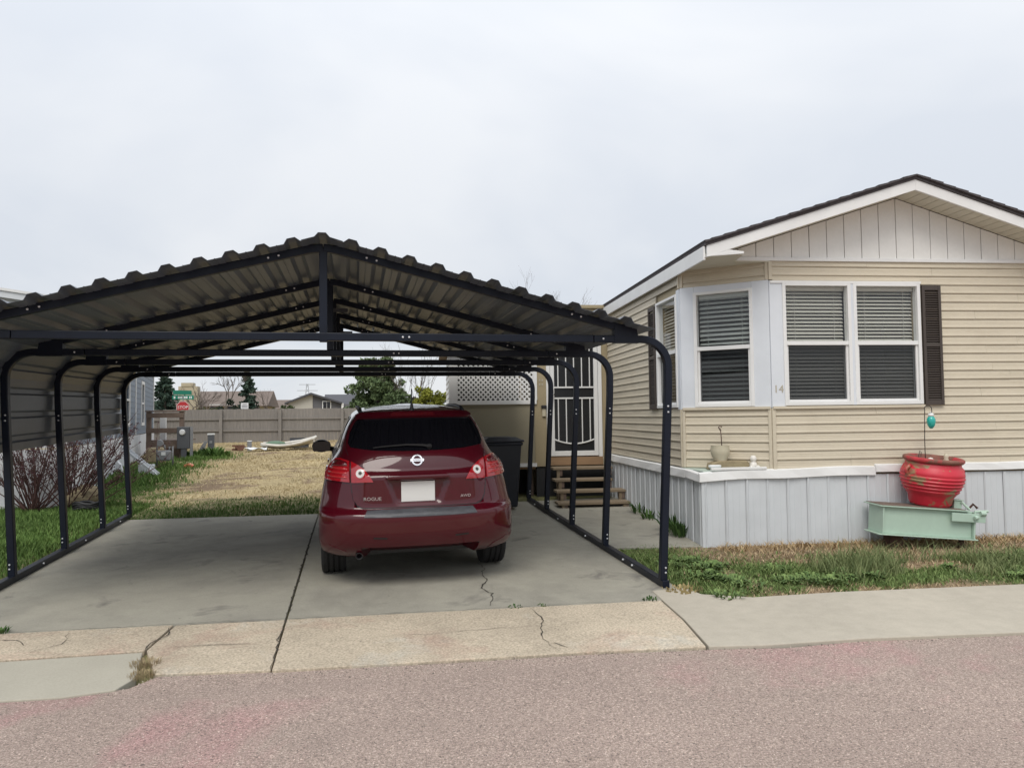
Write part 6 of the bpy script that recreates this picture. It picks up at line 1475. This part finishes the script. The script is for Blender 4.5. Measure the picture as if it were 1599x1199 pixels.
hp = lambda u, v: (3.653 + 0.99617 * u + 0.08745 * v, 7.748 - 0.08745 * u + 0.99617 * v)
for (u, v, n, h, lab, sd_) in ((-0.08, 0.55, 130, 0.20, 'largest leafy weed at the foot of the side skirting', 61), (-0.07, 0.85, 60, 0.26, 'upright spindly weed behind the largest skirting weed', 62), (-0.07, 1.75, 60, 0.13, 'small brownish weed midway along the side skirting', 63), (-0.07, 2.25, 60, 0.16, 'green weed against the side skirting nearest the steps', 64)):
    x, y = hp(u, v); weed(x, y, lab, n, h, sd_, 'weeds along the side skirting')
for (x, y, n, h, lab, sd_) in ((2.28, 5.85, 34, 0.03, 'low weed in the joint below the right front post', 65), (1.2, 5.92, 22, 0.018, 'flat weed in the joint beside the driveway crack', 66), (1.42, 5.905, 20, 0.015, 'tiny weed in the joint right of the driveway crack', 67), (-2.50, 6.14, 60, 0.05, 'green tuft in the joint at the left edge of the driveway', 68)):
    weed(x, y, lab, n, h, sd_, 'weeds in the driveway joint', rad=0.055, wid=0.006)
weed(2.66, 6.08, 'tuft of dry yellow weed at the foot of the right front post', 80, 0.035, 69, None, (0.28, 0.22, 0.10), (0.45, 0.36, 0.18), 0.16)
weed(-1.30, 5.22, 'dead brown weed tuft in the broken gutter corner', 320, 0.035, 70, None, (0.20, 0.15, 0.09), (0.46, 0.37, 0.22), 0.085, 0.0016)
weed(-1.27, 5.03, 'flattened dry straw in the gutter beside the grey patch', 240, 0.025, 71, None, (0.20, 0.15, 0.09), (0.44, 0.35, 0.2), 0.075, 0.0016)
# broad leafed clumps in the front patch: one mass of leaves
def broad_weeds():
    r = np.random.default_rng(77); VV = []; CC = []
    for i in range(70):
        x = r.uniform(2.85, 7.6); y = r.uniform(5.8, 7.15)
        if greenness([x], [y])[0] < 0.3: continue
        n = 60; rad = r.uniform(0.05, 0.16); h = r.uniform(0.04, 0.09); q = r.random(n) * 2 * PI; rr_ = rad * np.sqrt(r.random(n)); bx, by = x + rr_ * np.cos(q), y + rr_ * np.sin(q); g = gz(x, y) - 0.03
        hh = h * (0.35 + 0.65 * r.random(n)); o_ = 0.02 + 0.03 * r.random(n); dx, dy = np.cos(q + r.normal(0, 0.6, n)), np.sin(q + r.normal(0, 0.6, n)); w = 0.011 * (0.5 + r.random(n))
        VV.append(np.stack([np.stack([bx, by, g + hh * 0.3], 1), np.stack([bx + dx * o_ * 0.6 - dy * w, by + dy * o_ * 0.6 + dx * w, g + hh], 1), np.stack([bx + dx * o_ * 1.4, by + dy * o_ * 1.4, g + hh * 0.9], 1), np.stack([bx + dx * o_ * 0.6 + dy * w, by + dy * o_ * 0.6 - dx * w, g + hh], 1)], 1).reshape(-1, 3))
        CC.append(np.repeat(tone(r, n, (0.08, 0.14, 0.045), (0.20, 0.28, 0.095)), 4, 0))
    V = np.concatenate(VV); o = rawmesh('broad_weeds', V, np.arange(len(V)).reshape(-1, 4), m_blade, np.concatenate(CC)); o['kind'] = 'stuff'
broad_weeds()
for i, (x, y, h, lab) in enumerate(((-4.62, 24.25, 0.26, 'bright green weed clump at the foot of the electric meter'), (-4.28, 24.7, 0.30, 'bright green weed clump in front of the dark utility post'), (-4.0, 24.3, 0.20, 'low bright green weed clump right of the utility post'))): weed(x, y, lab, 130, h, 140 + i, 'green weeds round the utility posts', (0.045, 0.10, 0.025), (0.14, 0.235, 0.06), 0.26, 0.022)
# grit washed along the gutter edge: far too many grains to count
def grit():
    r = np.random.default_rng(91); n = 2600
    ex = [-7, -3.5, -1.94, -1.62, -1.36, -1.2, -0.5, 0.5, 1.4, 2.25, 3.3, 4.4, 6, 9]; ey = [5.2, 4.93, 4.80, 4.78, 4.84, 5.02, 4.93, 4.86, 4.81, 4.71, 4.62, 4.49, 4.33, 4.0]
    x = r.uniform(-3, 6, n); y = np.interp(x, ex, ey) - np.abs(r.normal(0, 0.09, n)) - 0.005
    k = r.random(n) < 0.25; y = np.where(k, r.uniform(2.2, 4.7, n), y); y = np.minimum(y, np.interp(x, ex, ey) - 0.005)
    z = np.array([gz(a, b) for a, b in zip(x, y)]) - 0.014; sz = 0.0022 + 0.006 * r.random(n) ** 3
    base = np.array([[-1, -0.6, 0], [1, -0.7, 0], [0.1, 1, 0], [0.0, 0.0, 1.1]]); q = r.random(n) * 2 * PI
    B = np.stack([base[None, :, 0] * np.cos(q)[:, None] - base[None, :, 1] * np.sin(q)[:, None], base[None, :, 0] * np.sin(q)[:, None] + base[None, :, 1] * np.cos(q)[:, None], np.repeat(base[None, :, 2], n, 0)], 2) * sz[:, None, None]
    V = (B + np.stack([x, y, z], 1)[:, None, :]).reshape(-1, 3); o4 = np.arange(n)[:, None] * 4
    F = np.concatenate([o4 + np.array([[0, 1, 3]]), o4 + np.array([[1, 2, 3]]), o4 + np.array([[2, 0, 3]])], 0)
    o = rawmesh('road_grit', V, F, m_blade, np.repeat(tone(r, n, (0.10, 0.08, 0.07), (0.50, 0.42, 0.35)), 4, 0), nper=3); o['kind'] = 'stuff'
grit()
m_litter = P('dry_leaf', (0.42, 0.30, 0.16), 0.8); m_pebble = P('pale_pebble', (0.55, 0.5, 0.42), 0.85)
for i, (x, y, lab) in enumerate(((0.52, 4.2, 'pale dry leaf on the street in front of the car'), (-1.62, 4.35, 'pale dry leaf on the street below the grey patch'))):
    t = thing('dry_leaf', lab, 'leaf', (x, y, gz(x, y) - 0.012), i * 1.3, 'dry leaves on the street'); m = MB(); m.add([(-0.03, 0, 0.004), (0, -0.016, 0.012), (0.03, 0.002, 0.006), (0.0, 0.017, 0.014), (-0.03, 0, 0.002), (0, -0.016, 0.010), (0.03, 0.002, 0.004), (0.0, 0.017, 0.012)], [(0, 1, 2, 3), (4, 7, 6, 5)]); m.build('blade', m_litter, t, world=False)
bpy.context.view_layer.update()
